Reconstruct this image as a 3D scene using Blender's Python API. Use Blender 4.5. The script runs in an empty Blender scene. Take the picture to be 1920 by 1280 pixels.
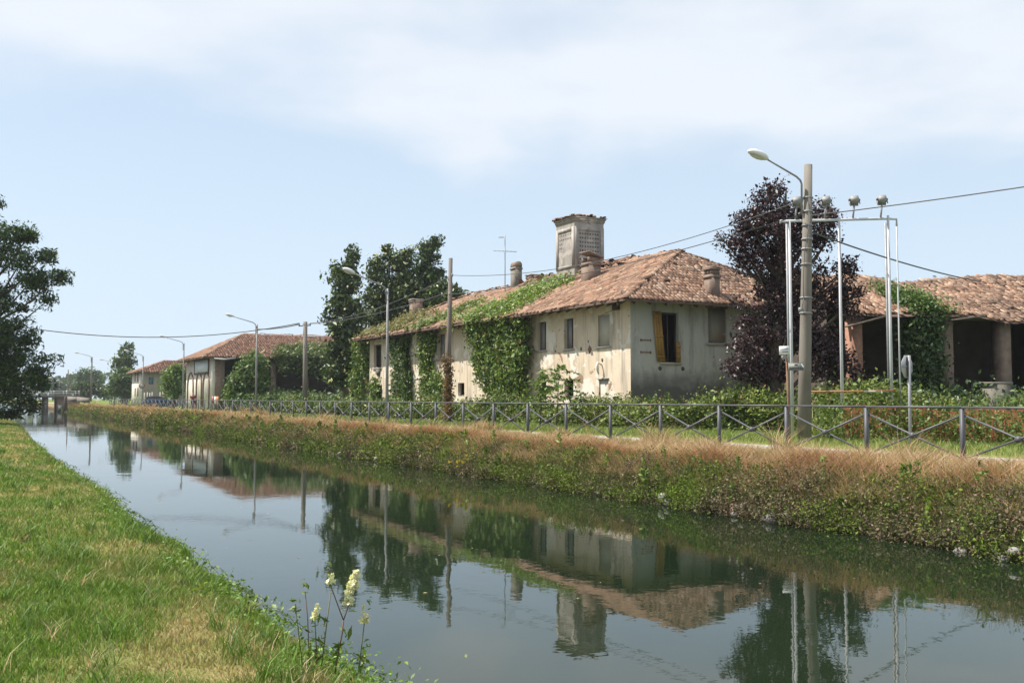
import bpy, math, random
import numpy as np
from mathutils import Vector, Matrix, Euler

# ---------------------------------------------------------------- camera, sky, sun, exposure
S = bpy.context.scene
col = S.collection
F_PX, YAW, PITCH, EYE = 1870.0, math.radians(28.3), math.atan(105 / 1870), 2.3
cam = bpy.data.cameras.new('camera')
cam.sensor_width = 36.0
cam.lens = F_PX / 1920 * 36.0
cam.clip_start, cam.clip_end = 0.1, 4000
co = bpy.data.objects.new('camera', cam)
col.objects.link(co)
co.location = (0, 0, EYE)
co.rotation_euler = (math.pi / 2 + PITCH, 0, -YAW)
S.camera = co

SUN_EL, SUN_AZ = math.radians(58), math.radians(35)        # azimuth from -X towards +Y
SUNV = Vector((-math.cos(SUN_AZ) * math.cos(SUN_EL), math.sin(SUN_AZ) * math.cos(SUN_EL), math.sin(SUN_EL)))
sl = bpy.data.lights.new('sun', 'SUN')
sl.energy, sl.angle, sl.color = 5.0, math.radians(0.53), (1.0, 0.95, 0.86)
so = bpy.data.objects.new('sun', sl)
col.objects.link(so)
so.rotation_euler = SUNV.to_track_quat('Z', 'Y').to_euler()

W = bpy.data.worlds.new('World')
S.world = W
W.use_nodes = True
nt = W.node_tree
nt.nodes.clear()
def wn(t, **k):
    n = nt.nodes.new(t)
    for a, b in k.items(): setattr(n, a, b)
    return n
sky = wn('ShaderNodeTexSky', sky_type='NISHITA', sun_disc=False)
sky.sun_elevation, sky.sun_rotation = SUN_EL, math.atan2(SUNV.x, SUNV.y)
sky.altitude, sky.air_density, sky.dust_density, sky.ozone_density = 100, 1.0, 1.6, 1.0
tc = wn('ShaderNodeTexCoord')
sep = wn('ShaderNodeSeparateXYZ')
nt.links.new(tc.outputs['Generated'], sep.inputs[0])
def wmath(op, a, b=None, clamp=False):
    n = wn('ShaderNodeMath', operation=op, use_clamp=clamp)
    for i, v in enumerate((a, b)):
        if v is None: continue
        if isinstance(v, (int, float)): n.inputs[i].default_value = v
        else: nt.links.new(v, n.inputs[i])
    return n.outputs[0]
# a sheet of high thin cloud: project the direction on a plane overhead
zc = wmath('MAXIMUM', sep.outputs[2], 0.0)
den = wmath('ADD', zc, 0.10)
comb = wn('ShaderNodeCombineXYZ')
nt.links.new(wmath('DIVIDE', sep.outputs[0], den), comb.inputs[0])
nt.links.new(wmath('DIVIDE', sep.outputs[1], den), comb.inputs[1])
n1 = wn('ShaderNodeTexNoise'); n1.inputs['Scale'].default_value = 0.75; n1.inputs['Detail'].default_value = 7; n1.inputs['Roughness'].default_value = 0.52; n1.inputs['Distortion'].default_value = 0.35
mp = wn('ShaderNodeMapping'); mp.inputs['Location'].default_value = (3.1, 7.35, 0); mp.inputs['Rotation'].default_value = (0, 0, 0.5)
nt.links.new(comb.outputs[0], mp.inputs[0]); nt.links.new(mp.outputs[0], n1.inputs['Vector'])
n2 = wn('ShaderNodeTexNoise'); n2.inputs['Scale'].default_value = 1.1; n2.inputs['Detail'].default_value = 5
nt.links.new(mp.outputs[0], n2.inputs['Vector'])
# cloud bank starts about 13 degrees up, with a ragged lower edge
edge = wmath('ADD', zc, wmath('MULTIPLY', wmath('SUBTRACT', n1.outputs[0], 0.5), 0.30))
band = wn('ShaderNodeMapRange', interpolation_type='SMOOTHSTEP'); band.inputs[1].default_value = 0.205; band.inputs[2].default_value = 0.275
nt.links.new(edge, band.inputs[0])
holes = wn('ShaderNodeMapRange', interpolation_type='SMOOTHSTEP'); holes.inputs[1].default_value = 0.36; holes.inputs[2].default_value = 0.60
nt.links.new(n2.outputs[0], holes.inputs[0])
cov = wmath('MULTIPLY', band.outputs[0], wmath('ADD', wmath('MULTIPLY', holes.outputs[0], 0.60), 0.28), True)
# whitish summer haze low in the sky
hz = wn('ShaderNodeMapRange'); hz.inputs[1].default_value = 0.9; hz.inputs[2].default_value = 0.0
nt.links.new(sep.outputs[2], hz.inputs[0])
hzs = wmath('ADD', wmath('MULTIPLY', hz.outputs[0], 0.86), 0.05)
mixh = wn('ShaderNodeMix', data_type='RGBA'); mixh.inputs[7].default_value = (5.4, 6.5, 7.6, 1)
nt.links.new(hzs, mixh.inputs[0]); nt.links.new(sky.outputs[0], mixh.inputs[6])
mixc = wn('ShaderNodeMix', data_type='RGBA'); mixc.inputs[7].default_value = (6.45, 6.8, 7.3, 1)
nt.links.new(cov, mixc.inputs[0]); nt.links.new(mixh.outputs[2], mixc.inputs[6])
bg = wn('ShaderNodeBackground'); bg.inputs[1].default_value = 0.084
wo = wn('ShaderNodeOutputWorld')
nt.links.new(mixc.outputs[2], bg.inputs[0]); nt.links.new(bg.outputs[0], wo.inputs[0])

S.view_settings.view_transform = 'Standard'
S.view_settings.look = 'None'
S.view_settings.exposure = 0.73
S.view_settings.gamma = 1.0
S.view_settings.use_curve_mapping = False
S.cycles.max_bounces = 6
S.cycles.diffuse_bounces = 2
S.cycles.glossy_bounces = 3
S.cycles.transmission_bounces = 3
S.cycles.transparent_max_bounces = 6
S.cycles.volume_bounces = 0
S.cycles.caustics_reflective = False
S.cycles.caustics_refractive = False
S.cycles.sample_clamp_indirect = 6
S.cycles.use_denoising = True

# ---------------------------------------------------------------- helpers
RNG = np.random.default_rng(11)
R = random.Random(5)
RIGHT = np.array([math.cos(YAW), -math.sin(YAW), 0.0])
FWD = np.array([math.sin(YAW), math.cos(YAW), 0.0])
UP = np.array([0, 0, 1.0])
CAMP = np.array([0, 0, EYE])
def ray(x, y):
    u, v = (x - 960) / F_PX, (640 - y) / F_PX
    yc = math.cos(PITCH) - v * math.sin(PITCH)
    zc_ = v * math.cos(PITCH) + math.sin(PITCH)
    return RIGHT * (u / yc) + FWD + UP * (zc_ / yc)
def at(x, y, D): return CAMP + ray(x, y) * D        # a point seen at photo pixel x, y and D metres deep
def on_x(x, y, X):
    d = ray(x, y); return CAMP + d * (X / d[0])
def on_y(x, y, Y):
    d = ray(x, y); return CAMP + d * (Y / d[1])

def lattice(ix, iy, seed):
    h = (ix.astype(np.int64) * 374761393 + iy.astype(np.int64) * 668265263 + seed * 144665) & 0xffffffff
    h = ((h ^ (h >> 13)) * 1274126177) & 0xffffffff
    return ((h ^ (h >> 16)) & 0xffff) / 65535.0
def vnoise(x, y, seed=0):
    x = np.asarray(x, float); y = np.asarray(y, float)
    ix, iy = np.floor(x), np.floor(y)
    fx, fy = x - ix, y - iy
    fx, fy = fx * fx * (3 - 2 * fx), fy * fy * (3 - 2 * fy)
    a, b = lattice(ix, iy, seed), lattice(ix + 1, iy, seed)
    c, d = lattice(ix, iy + 1, seed), lattice(ix + 1, iy + 1, seed)
    return (a * (1 - fx) + b * fx) * (1 - fy) + (c * (1 - fx) + d * fx) * fy
def fnoise(x, y, seed=0):
    return 0.55 * vnoise(x, y, seed) + 0.3 * vnoise(np.asarray(x) * 2.1, np.asarray(y) * 2.1, seed + 1) + 0.15 * vnoise(np.asarray(x) * 4.3, np.asarray(y) * 4.3, seed + 2)

OFF = {}
def link(o, parent=None):
    col.objects.link(o)
    if parent is not None: o.parent = parent
    return o
def root_off(parent):
    return OFF.get(parent.name, np.zeros(3)) if parent is not None else np.zeros(3)
def tag(o, label=None, cat=None, group=None, kind=None):
    for k, v in (('label', label), ('category', cat), ('group', group), ('kind', kind)):
        if v: o[k] = v
    return o
def thing(name, loc, label, cat, group=None):
    o = bpy.data.objects.new(name, None)
    o.empty_display_size = 0.2
    o.location = [float(v) for v in loc]
    link(o)
    OFF[o.name] = np.array([float(v) for v in loc])
    return tag(o, label, cat, group)
def raw_mesh(name, verts, faces_flat, sizes, mat=None, colors=None, smooth=False):
    me = bpy.data.meshes.new(name)
    verts = np.ascontiguousarray(verts, dtype=np.float32)
    faces_flat = np.ascontiguousarray(faces_flat, dtype=np.int32)
    sizes = np.ascontiguousarray(sizes, dtype=np.int32)
    me.vertices.add(len(verts)); me.vertices.foreach_set('co', verts.ravel())
    me.loops.add(len(faces_flat)); me.loops.foreach_set('vertex_index', faces_flat)
    me.polygons.add(len(sizes))
    st = np.zeros(len(sizes), np.int32); st[1:] = np.cumsum(sizes)[:-1]
    me.polygons.foreach_set('loop_start', st)
    if smooth: me.polygons.foreach_set('use_smooth', np.ones(len(sizes), bool))
    me.update(calc_edges=True)
    if colors is not None:
        a = me.attributes.new('col', 'FLOAT_COLOR', 'POINT')
        c = np.ones((len(verts), 4), np.float32); c[:, :3] = colors
        a.data.foreach_set('color', c.ravel())
    if mat: me.materials.append(mat)
    return me
def mesh_obj(name, me, parent=None):
    o = bpy.data.objects.new(name, me)
    link(o, parent)
    if parent is not None: OFF[o.name] = root_off(parent)
    return o
def scatter(name, tv, tf, pos, mats, colors, mat, parent=None, smooth=False):
    """One mesh of N copies of a small template; mats (N,3,3) columns are the template axes."""
    tv = np.asarray(tv, float); N, m = len(pos), len(tv)
    v = np.einsum('nij,mj->nmi', mats, tv) + pos[:, None, :]
    v = v.reshape(-1, 3) - root_off(parent)
    ff, ss = [], []
    for f in tf:
        ff.append(np.arange(N)[:, None] * m + np.array(f)[None]); ss.append(len(f))
    flat = np.concatenate(ff, 1).ravel()
    sizes = np.tile(np.array(ss), N)
    c = np.repeat(colors, m, axis=0)
    return mesh_obj(name, raw_mesh(name, v, flat, sizes, mat, c, smooth), parent)
def rand_mats(N, size, up=0.0, aspect=None, out=None, var=0.35):
    """random leaf frames; 'up' biases normals upward, 'out' (N,3) biases normals along a direction"""
    n = RNG.normal(size=(N, 3)); n /= np.linalg.norm(n, axis=1)[:, None]
    if up: n[:, 2] = n[:, 2] + up
    if out is not None: n = n + out
    n /= np.linalg.norm(n, axis=1)[:, None] + 1e-9
    a = RNG.normal(size=(N, 3)); a -= (a * n).sum(1)[:, None] * n
    a /= np.linalg.norm(a, axis=1)[:, None] + 1e-9
    b = np.cross(n, a)
    s = size * (1 + (var + .12) * RNG.normal(size=N)).clip(0.35, 2.1)
    return np.stack([b, a, n], 2) * s[:, None, None]
LEAF_V = [(0, -0.5, 0), (0.27, 0.0, 0.07), (0, 0.5, 0), (-0.27, 0.0, 0.07)]
LEAF_F = [(0, 1, 2), (0, 2, 3)]
LONG_V = [(0, -0.5, 0), (0.16, 0.05, 0.05), (0, 0.5, -0.06), (-0.16, 0.05, 0.05)]
def jcol(base, N, sd=0.18, mix=None, t=None):
    c = np.tile(np.array(base, float), (N, 1))
    if mix is not None:
        tt = t if t is not None else RNG.random(N)
        c = c * (1 - tt[:, None]) + np.array(mix) * tt[:, None]
    return (c * np.exp(sd * RNG.normal(size=(N, 1))) * np.exp(0.05 * RNG.normal(size=(N, 3)))).clip(0.005, 0.9)
def blades(name, pos, h, w, lean, colors, mat, parent=None):
    """bent grass blades: 5 vertices, 2 faces each"""
    N = len(pos)
    ang = RNG.random(N) * 2 * math.pi
    side = np.stack([np.cos(ang), np.sin(ang), np.zeros(N)], 1) * (w / 2)[:, None]
    la = RNG.random(N) * 2 * math.pi
    ld = np.stack([np.cos(la), np.sin(la), np.zeros(N)], 1)
    if isinstance(lean, tuple): ld, lean = ld * lean[0] + np.array(lean[1]), 1.0
    mid = pos + np.stack([np.zeros(N), np.zeros(N), h * 0.55], 1) + ld * (h * 0.18 * lean)[:, None]
    tip = pos + np.stack([np.zeros(N), np.zeros(N), h * 0.93], 1) + ld * (h * 0.62 * lean)[:, None]
    v = np.stack([pos - side, pos + side, mid + side * 0.8, mid - side * 0.8, tip], 1).reshape(-1, 3) - root_off(parent)
    base = np.arange(N)[:, None] * 5
    flat = np.concatenate([base + np.array([0, 1, 2, 3]), base + np.array([3, 2, 4])], 1).ravel()
    sizes = np.tile([4, 3], N)
    return mesh_obj(name, raw_mesh(name, v, flat, sizes, mat, np.repeat(colors, 5, axis=0)), parent)

class MB:
    """collects polygons in world space; build() links them as one mesh object"""
    def __init__(s): s.v, s.f, s.c = [], [], []
    def add(s, vs, fs):
        o = len(s.v); s.v.extend([tuple(map(float, p)) for p in vs]); s.f.extend([tuple(i + o for i in f) for f in fs]); return s
    def quad(s, a, b, c, d): return s.add([a, b, c, d], [(0, 1, 2, 3)])
    def box(s, lo, hi, M=None):
        x0, y0, z0 = lo; x1, y1, z1 = hi
        vs = [(x0, y0, z0), (x1, y0, z0), (x1, y1, z0), (x0, y1, z0), (x0, y0, z1), (x1, y0, z1), (x1, y1, z1), (x0, y1, z1)]
        if M is not None: vs = [tuple(M @ Vector(p)) for p in vs]
        return s.add(vs, [(3, 2, 1, 0), (4, 5, 6, 7), (0, 1, 5, 4), (1, 2, 6, 5), (2, 3, 7, 6), (3, 0, 4, 7)])
    def bar(s, a, b, w, h, up=(0, 0, 1)):
        a, b = Vector(a), Vector(b); d = (b - a).normalized(); u = Vector(up)
        sd = d.cross(u)
        if sd.length < 1e-4: sd = d.cross(Vector((1, 0, 0)))
        sd.normalize(); u = sd.cross(d).normalized()
        vs = []
        for p in (a, b):
            for i, j in ((-1, -1), (1, -1), (1, 1), (-1, 1)): vs.append(p + sd * (i * w / 2) + u * (j * h / 2))
        return s.add(vs, [(3, 2, 1, 0), (4, 5, 6, 7), (0, 1, 5, 4), (1, 2, 6, 5), (2, 3, 7, 6), (3, 0, 4, 7)])
    def tube(s, pts, radii, n=8, cap=True):
        pts = [Vector(p) for p in pts]
        if not hasattr(radii, '__len__'): radii = [radii] * len(pts)
        rings = []; prev = None
        for i, p in enumerate(pts):
            d = (pts[min(i + 1, len(pts) - 1)] - pts[max(i - 1, 0)]).normalized()
            ref = prev if prev is not None else (Vector((1, 0, 0)) if abs(d.x) < 0.8 else Vector((0, 1, 0)))
            u = (ref - d * ref.dot(d)).normalized(); w_ = d.cross(u); prev = u
            rings.append([p + (u * math.cos(2 * math.pi * k / n) + w_ * math.sin(2 * math.pi * k / n)) * radii[i] for k in range(n)])
        vs = [q for r_ in rings for q in r_]; fs = []
        for i in range(len(pts) - 1):
            for k in range(n): fs.append((i * n + k, i * n + (k + 1) % n, (i + 1) * n + (k + 1) % n, (i + 1) * n + k))
        if cap: fs += [tuple(range(n - 1, -1, -1)), tuple((len(pts) - 1) * n + k for k in range(n))]
        return s.add(vs, fs)
    def prism(s, poly, o, ex, ey, ez, t):
        """polygon poly (2D) in axes ex, ey from o, extruded by t along ez"""
        o, ex, ey, ez = map(lambda q: Vector([float(k) for k in q]), (o, ex, ey, ez)); n = len(poly)
        a = [o + ex * p[0] + ey * p[1] for p in poly]; b = [q + ez * t for q in a]
        return s.add(a + b, [tuple(range(n - 1, -1, -1)), tuple(range(n, 2 * n))] + [(i, (i + 1) % n, n + (i + 1) % n, n + i) for i in range(n)])
    def build(s, name, mat, parent=None, smooth=False):
        v = np.array(s.v) - root_off(parent)
        me = raw_mesh(name, v, [i for f in s.f for i in f], [len(f) for f in s.f], mat, None, smooth)
        return mesh_obj(name, me, parent)
def inst(name, me, parent, loc, rot=(0, 0, 0), scale=(1, 1, 1)):
    o = bpy.data.objects.new(name, me); link(o, parent)
    o.location = [float(a) for a in (np.array(loc) - root_off(parent))]
    o.rotation_euler = rot; o.scale = scale
    return o

# ---------------------------------------------------------------- materials
MAT = {}
def nodes(name):
    m = bpy.data.materials.new(name); m.use_nodes = True
    t = m.node_tree; b = t.nodes['Principled BSDF']; o = t.nodes['Material Output']
    MAT[name] = m
    return m, t, b, o
def nd(t, typ, **k):
    n = t.nodes.new(typ)
    for a, v in k.items():
        if a in n.inputs.keys() if hasattr(n.inputs, 'keys') else False: n.inputs[a].default_value = v
        else: setattr(n, a, v)
    return n
def noise(t, scale, detail=4, rough=0.55, coord='Object', sc=(1, 1, 1), dist=0.0):
    c = t.nodes.new('ShaderNodeTexCoord'); mpn = t.nodes.new('ShaderNodeMapping'); mpn.inputs['Scale'].default_value = sc
    n = t.nodes.new('ShaderNodeTexNoise'); n.inputs['Scale'].default_value = scale; n.inputs['Detail'].default_value = detail
    n.inputs['Roughness'].default_value = rough; n.inputs['Distortion'].default_value = dist
    t.links.new(c.outputs[coord], mpn.inputs[0]); t.links.new(mpn.outputs[0], n.inputs['Vector'])
    return n.outputs[0]
def ramp(t, fac, stops, interp='LINEAR'):
    r_ = t.nodes.new('ShaderNodeValToRGB'); r_.color_ramp.interpolation = interp
    e = r_.color_ramp.elements
    while len(e) < len(stops): e.new(0.5)
    for k, (p, c) in zip(e, stops):
        k.position = p; k.color = (c[0], c[1], c[2], 1) if hasattr(c, '__len__') else (c, c, c, 1)
    t.links.new(fac, r_.inputs[0]); return r_.outputs[0]
def mixc_(t, fac, a, b, mode='MIX'):
    m = t.nodes.new('ShaderNodeMix'); m.data_type = 'RGBA'; m.blend_type = mode
    for i, v in ((0, fac), (6, a), (7, b)):
        if hasattr(v, 'links'): t.links.new(v, m.inputs[i])
        elif i == 0: m.inputs[0].default_value = v
        else: m.inputs[i].default_value = (v[0], v[1], v[2], 1)
    return m.outputs[2]
def bump(t, b, h, strength=0.3, dist=0.02):
    n = t.nodes.new('ShaderNodeBump'); n.inputs['Strength'].default_value = strength; n.inputs['Distance'].default_value = dist
    t.links.new(h, n.inputs['Height']); t.links.new(n.outputs[0], b.inputs['Normal'])
def simple(name, c1, c2, rough=0.7, scale=3.0, metal=0.0, bmp=0.0, sc=(1, 1, 1), spec=None, detail=5):
    m, t, b, o = nodes(name)
    n = noise(t, scale, detail, sc=sc)
    t.links.new(ramp(t, n, [(0.3, c1), (0.7, c2)]), b.inputs['Base Color'])
    b.inputs['Roughness'].default_value = rough; b.inputs['Metallic'].default_value = metal
    if spec is not None: b.inputs['Specular IOR Level'].default_value = spec
    if bmp: bump(t, b, n, bmp)
    return m
def leafmat(name, trans=0.32, rough=0.5, spec=0.35):
    m, t, b, o = nodes(name)
    a = t.nodes.new('ShaderNodeAttribute'); a.attribute_name = 'col'
    t.links.new(a.outputs['Color'], b.inputs['Base Color'])
    b.inputs['Roughness'].default_value = rough; b.inputs['Specular IOR Level'].default_value = spec
    tr = t.nodes.new('ShaderNodeBsdfTranslucent')
    t.links.new(mixc_(t, 1.0, a.outputs['Color'], (1.25, 1.35, 0.7), 'MULTIPLY'), tr.inputs[0])
    mx = t.nodes.new('ShaderNodeMixShader'); mx.inputs[0].default_value = trans
    t.links.new(b.outputs[0], mx.inputs[1]); t.links.new(tr.outputs[0], mx.inputs[2]); t.links.new(mx.outputs[0], o.inputs[0])
    return m
leafmat('leaf', 0.22, 0.5, 0.3); leafmat('weed', 0.20, 0.8, 0.06); leafmat('dark_leaf', 0.10, 0.42, 0.4); leafmat('dry_grass', 0.25, 0.8, 0.1); leafmat('petal', 0.3, 0.8, 0.1)
m, t, b, o = nodes('tile')
a = t.nodes.new('ShaderNodeAttribute'); a.attribute_name = 'col'
oi = t.nodes.new('ShaderNodeObjectInfo')
n_ = noise(t, 9, 5, coord='Object')
c_ = mixc_(t, ramp(t, n_, [(0.45, 0.0), (0.72, 0.75)]), a.outputs['Color'], (0.10, 0.085, 0.07))
c_ = mixc_(t, ramp(t, noise(t, 0.6, 4), [(0.42, 0.0), (0.7, 0.45)]), c_, (0.16, 0.11, 0.085))
t.links.new(c_, b.inputs['Base Color']); b.inputs['Roughness'].default_value = 0.9; b.inputs['Specular IOR Level'].default_value = 0.15
m, t, b, o = nodes('loose_tile')                      # single tiles: colour from the object's own random number
oi = t.nodes.new('ShaderNodeObjectInfo')
c_ = ramp(t, oi.outputs['Random'], [(0.0, (0.15, 0.09, 0.062)), (0.25, (0.28, 0.158, 0.105)), (0.55, (0.37, 0.22, 0.15)), (0.8, (0.42, 0.27, 0.19)), (1.0, (0.48, 0.35, 0.26))])
c_ = mixc_(t, ramp(t, noise(t, 9, 5, coord='Object'), [(0.45, 0.0), (0.75, 0.7)]), c_, (0.10, 0.085, 0.07))
t.links.new(c_, b.inputs['Base Color']); b.inputs['Roughness'].default_value = 0.9; b.inputs['Specular IOR Level'].default_value = 0.15
def plaster(name, base, alt, stain, patch, low=None, lowz=(2.5, 3.8), brick=None):
    m, t, b, o = nodes(name)
    c = ramp(t, noise(t, 0.45, 6, 0.6), [(0.3, base), (0.68, alt)])
    drip = noise(t, 1.0, 6, 0.65, sc=(2.2, 2.2, 0.28))
    c = mixc_(t, ramp(t, drip, [(0.48, 0.0), (0.68, 0.85)]), c, stain)
    pt = noise(t, 0.8, 7, 0.62, dist=0.6)
    c = mixc_(t, ramp(t, pt, [(0.55, 0.0), (0.575, 0.9)]), c, patch)
    if brick: c = mixc_(t, ramp(t, noise(t, 0.62, 8, 0.68, dist=0.9), [(0.625, 0.0), (0.635, 0.9)]), c, brick)
    sp = noise(t, 7.0, 4, 0.6)
    c = mixc_(t, ramp(t, sp, [(0.66, 0.0), (0.72, 0.7)]), c, (stain[0] * .5, stain[1] * .5, stain[2] * .5))
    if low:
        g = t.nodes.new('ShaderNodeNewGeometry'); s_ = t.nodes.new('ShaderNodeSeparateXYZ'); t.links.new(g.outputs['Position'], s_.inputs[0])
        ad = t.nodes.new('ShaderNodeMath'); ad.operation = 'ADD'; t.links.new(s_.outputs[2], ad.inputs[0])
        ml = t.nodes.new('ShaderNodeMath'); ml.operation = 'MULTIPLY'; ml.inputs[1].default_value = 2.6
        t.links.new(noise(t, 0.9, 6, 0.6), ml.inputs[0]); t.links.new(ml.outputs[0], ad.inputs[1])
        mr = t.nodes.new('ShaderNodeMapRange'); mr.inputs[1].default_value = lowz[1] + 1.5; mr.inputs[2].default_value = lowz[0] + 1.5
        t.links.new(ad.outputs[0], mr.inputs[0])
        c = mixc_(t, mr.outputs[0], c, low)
    t.links.new(c, b.inputs['Base Color']); b.inputs['Roughness'].default_value = 0.92; b.inputs['Specular IOR Level'].default_value = 0.1
    bump(t, b, pt, 0.35, 0.03)
    return m
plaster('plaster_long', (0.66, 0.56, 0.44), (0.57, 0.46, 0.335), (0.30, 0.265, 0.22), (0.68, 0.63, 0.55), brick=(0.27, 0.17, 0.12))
plaster('plaster_end_shade', (0.47, 0.46, 0.42), (0.39, 0.38, 0.345), (0.22, 0.21, 0.18), (0.44, 0.42, 0.37), (0.13, 0.125, 0.11))  # long wall's plaster again, greyed: the end wall's shade put into the colour
plaster('plaster_tower', (0.38, 0.345, 0.315), (0.30, 0.275, 0.25), (0.18, 0.165, 0.15), (0.43, 0.39, 0.35))
plaster('plaster_white', (0.72, 0.68, 0.60), (0.64, 0.58, 0.48), (0.46, 0.38, 0.30), (0.74, 0.72, 0.66))
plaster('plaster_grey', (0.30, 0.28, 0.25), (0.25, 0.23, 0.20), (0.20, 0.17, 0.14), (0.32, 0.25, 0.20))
simple('infill', (0.46, 0.42, 0.34), (0.40, 0.37, 0.30), 0.9, 2.0)
simple('concrete', (0.135, 0.12, 0.10), (0.215, 0.195, 0.165), 0.9, 2.5, sc=(1, 1, 0.25), bmp=0.2)
simple('sill', (0.30, 0.28, 0.25), (0.36, 0.34, 0.31), 0.9, 6)
simple('dark_wood', (0.055, 0.04, 0.03), (0.11, 0.085, 0.065), 0.85, 5, sc=(1, 1, 0.2))
simple('old_wood', (0.10, 0.08, 0.065), (0.19, 0.16, 0.13), 0.9, 5, sc=(1, 1, 0.15))
simple('pole_wood', (0.11, 0.09, 0.075), (0.20, 0.17, 0.145), 0.9, 4, sc=(3, 3, 0.15), bmp=0.3)
simple('rust', (0.16, 0.075, 0.04), (0.26, 0.15, 0.09), 0.85, 8)
simple('fence_paint', (0.060, 0.062, 0.072), (0.088, 0.090, 0.102), 0.55, 4)
simple('galvanised', (0.22, 0.225, 0.235), (0.30, 0.305, 0.315), 0.6, 6, metal=0.3)
simple('lamp_grey', (0.20, 0.20, 0.20), (0.26, 0.26, 0.25), 0.55, 5)
simple('lamp_white', (0.60, 0.61, 0.58), (0.68, 0.69, 0.66), 0.4, 6)
simple('lamp_lens', (0.55, 0.57, 0.55), (0.62, 0.64, 0.61), 0.25, 6)
simple('white_paint', (0.42, 0.42, 0.44), (0.56, 0.56, 0.57), 0.6, 6, sc=(1, 1, 0.3))
simple('yellow_shutter', (0.28, 0.15, 0.035), (0.38, 0.215, 0.05), 0.7, 4, sc=(1, 1, 0.3))
simple('grey_shutter', (0.22, 0.22, 0.23), (0.30, 0.30, 0.31), 0.7, 4, sc=(1, 1, 0.3))
simple('blue_shutter', (0.07, 0.14, 0.20), (0.10, 0.18, 0.25), 0.7, 4)
simple('brick_red', (0.25, 0.12, 0.08), (0.33, 0.185, 0.125), 0.9, 6)
simple('brick_brown', (0.155, 0.105, 0.08), (0.24, 0.175, 0.135), 0.9, 3)
simple('barn_wall', (0.07, 0.05, 0.04), (0.11, 0.08, 0.065), 0.9, 1.2)  # shade of the open barn interiors put into the dark colour
simple('underlay', (0.085, 0.055, 0.04), (0.15, 0.095, 0.07), 0.95, 2)
simple('bark', (0.075, 0.06, 0.045), (0.14, 0.115, 0.09), 0.95, 6, sc=(1, 1, 0.25), bmp=0.4)
simple('wire', (0.06, 0.06, 0.065), (0.09, 0.09, 0.095), 0.6, 3)
simple('sign_white', (0.72, 0.73, 0.72), (0.78, 0.79, 0.78), 0.5, 5)
simple('sign_pale', (0.50, 0.57, 0.63), (0.55, 0.62, 0.68), 0.5, 5)
simple('sign_back', (0.30, 0.31, 0.32), (0.36, 0.37, 0.38), 0.5, 5, metal=0.3)
simple('sign_green', (0.20, 0.215, 0.19), (0.26, 0.27, 0.24), 0.6, 9)
simple('print_dark', (0.04, 0.04, 0.045), (0.06, 0.06, 0.065), 0.6, 5)
simple('sign_red', (0.30, 0.08, 0.07), (0.36, 0.10, 0.08), 0.5, 5)
simple('orange', (0.50, 0.17, 0.06), (0.56, 0.22, 0.08), 0.6, 5)
simple('net', (0.20, 0.055, 0.025), (0.29, 0.085, 0.035), 0.7, 2)
simple('car_blue', (0.03, 0.075, 0.19), (0.035, 0.085, 0.21), 0.25, 3, spec=0.6)
simple('car_glass', (0.015, 0.02, 0.025), (0.02, 0.025, 0.03), 0.05, 3, spec=0.8)
simple('rubber', (0.02, 0.02, 0.02), (0.03, 0.03, 0.03), 0.85, 8)
simple('chrome', (0.5, 0.5, 0.5), (0.6, 0.6, 0.6), 0.25, 4, metal=0.9)
simple('skin', (0.42, 0.22, 0.15), (0.46, 0.25, 0.17), 0.55, 6)
simple('shirt', (0.12, 0.035, 0.03), (0.15, 0.04, 0.035), 0.85, 6)
simple('shorts', (0.05, 0.025, 0.035), (0.07, 0.03, 0.04), 0.85, 6)
simple('hair', (0.03, 0.022, 0.017), (0.05, 0.035, 0.025), 0.7, 10)
simple('sluice_green', (0.03, 0.05, 0.045), (0.05, 0.075, 0.065), 0.7, 4)
simple('stem', (0.10, 0.11, 0.045), (0.15, 0.13, 0.06), 0.7, 8)
simple('stem_red', (0.12, 0.06, 0.045), (0.16, 0.10, 0.06), 0.7, 8)
simple('stone', (0.17, 0.16, 0.145), (0.30, 0.285, 0.26), 0.95, 3, bmp=0.5)
m, t, b, o = nodes('glass_pane')
b.inputs['Base Color'].default_value = (0.02, 0.022, 0.025, 1); b.inputs['Roughness'].default_value = 0.12
m, t, b, o = nodes('water')
c_ = ramp(t, noise(t, 0.12, 3, coord='Object'), [(0.35, (0.007, 0.014, 0.007)), (0.65, (0.013, 0.022, 0.010))])
t.links.new(c_, b.inputs['Base Color']); b.inputs['Roughness'].default_value = 0.018; b.inputs['IOR'].default_value = 1.333
h1 = noise(t, 1.1, 2, 0.5, sc=(1.0, 0.55, 1)); h2 = noise(t, 0.22, 2, 0.5, sc=(1.0, 0.7, 1)); h3 = noise(t, 6.0, 2, 0.5)
calm = ramp(t, noise(t, 0.09, 2), [(0.45, 0.25), (0.62, 1.0)])
ad = t.nodes.new('ShaderNodeMath'); ad.operation = 'MULTIPLY_ADD'; t.links.new(h1, ad.inputs[0]); t.links.new(calm, ad.inputs[1]); t.links.new(h2, ad.inputs[2])
ad2 = t.nodes.new('ShaderNodeMath'); ad2.operation = 'MULTIPLY_ADD'; ad2.inputs[1].default_value = 0.10; t.links.new(h3, ad2.inputs[0]); t.links.new(ad.outputs[0], ad2.inputs[2])
bump(t, b, ad2.outputs[0], 0.16, 0.035)
m, t, b, o = nodes('soil_left')
pn = noise(t, 0.55, 5, 0.6)
c_ = ramp(t, pn, [(0.35, (0.10, 0.145, 0.035)), (0.5, (0.17, 0.17, 0.06)), (0.68, (0.27, 0.20, 0.11))])
t.links.new(c_, b.inputs['Base Color']); b.inputs['Roughness'].default_value = 1.0; b.inputs['Specular IOR Level'].default_value = 0.0
bump(t, b, noise(t, 14, 4), 0.6, 0.03)
m, t, b, o = nodes('soil_right')
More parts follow.
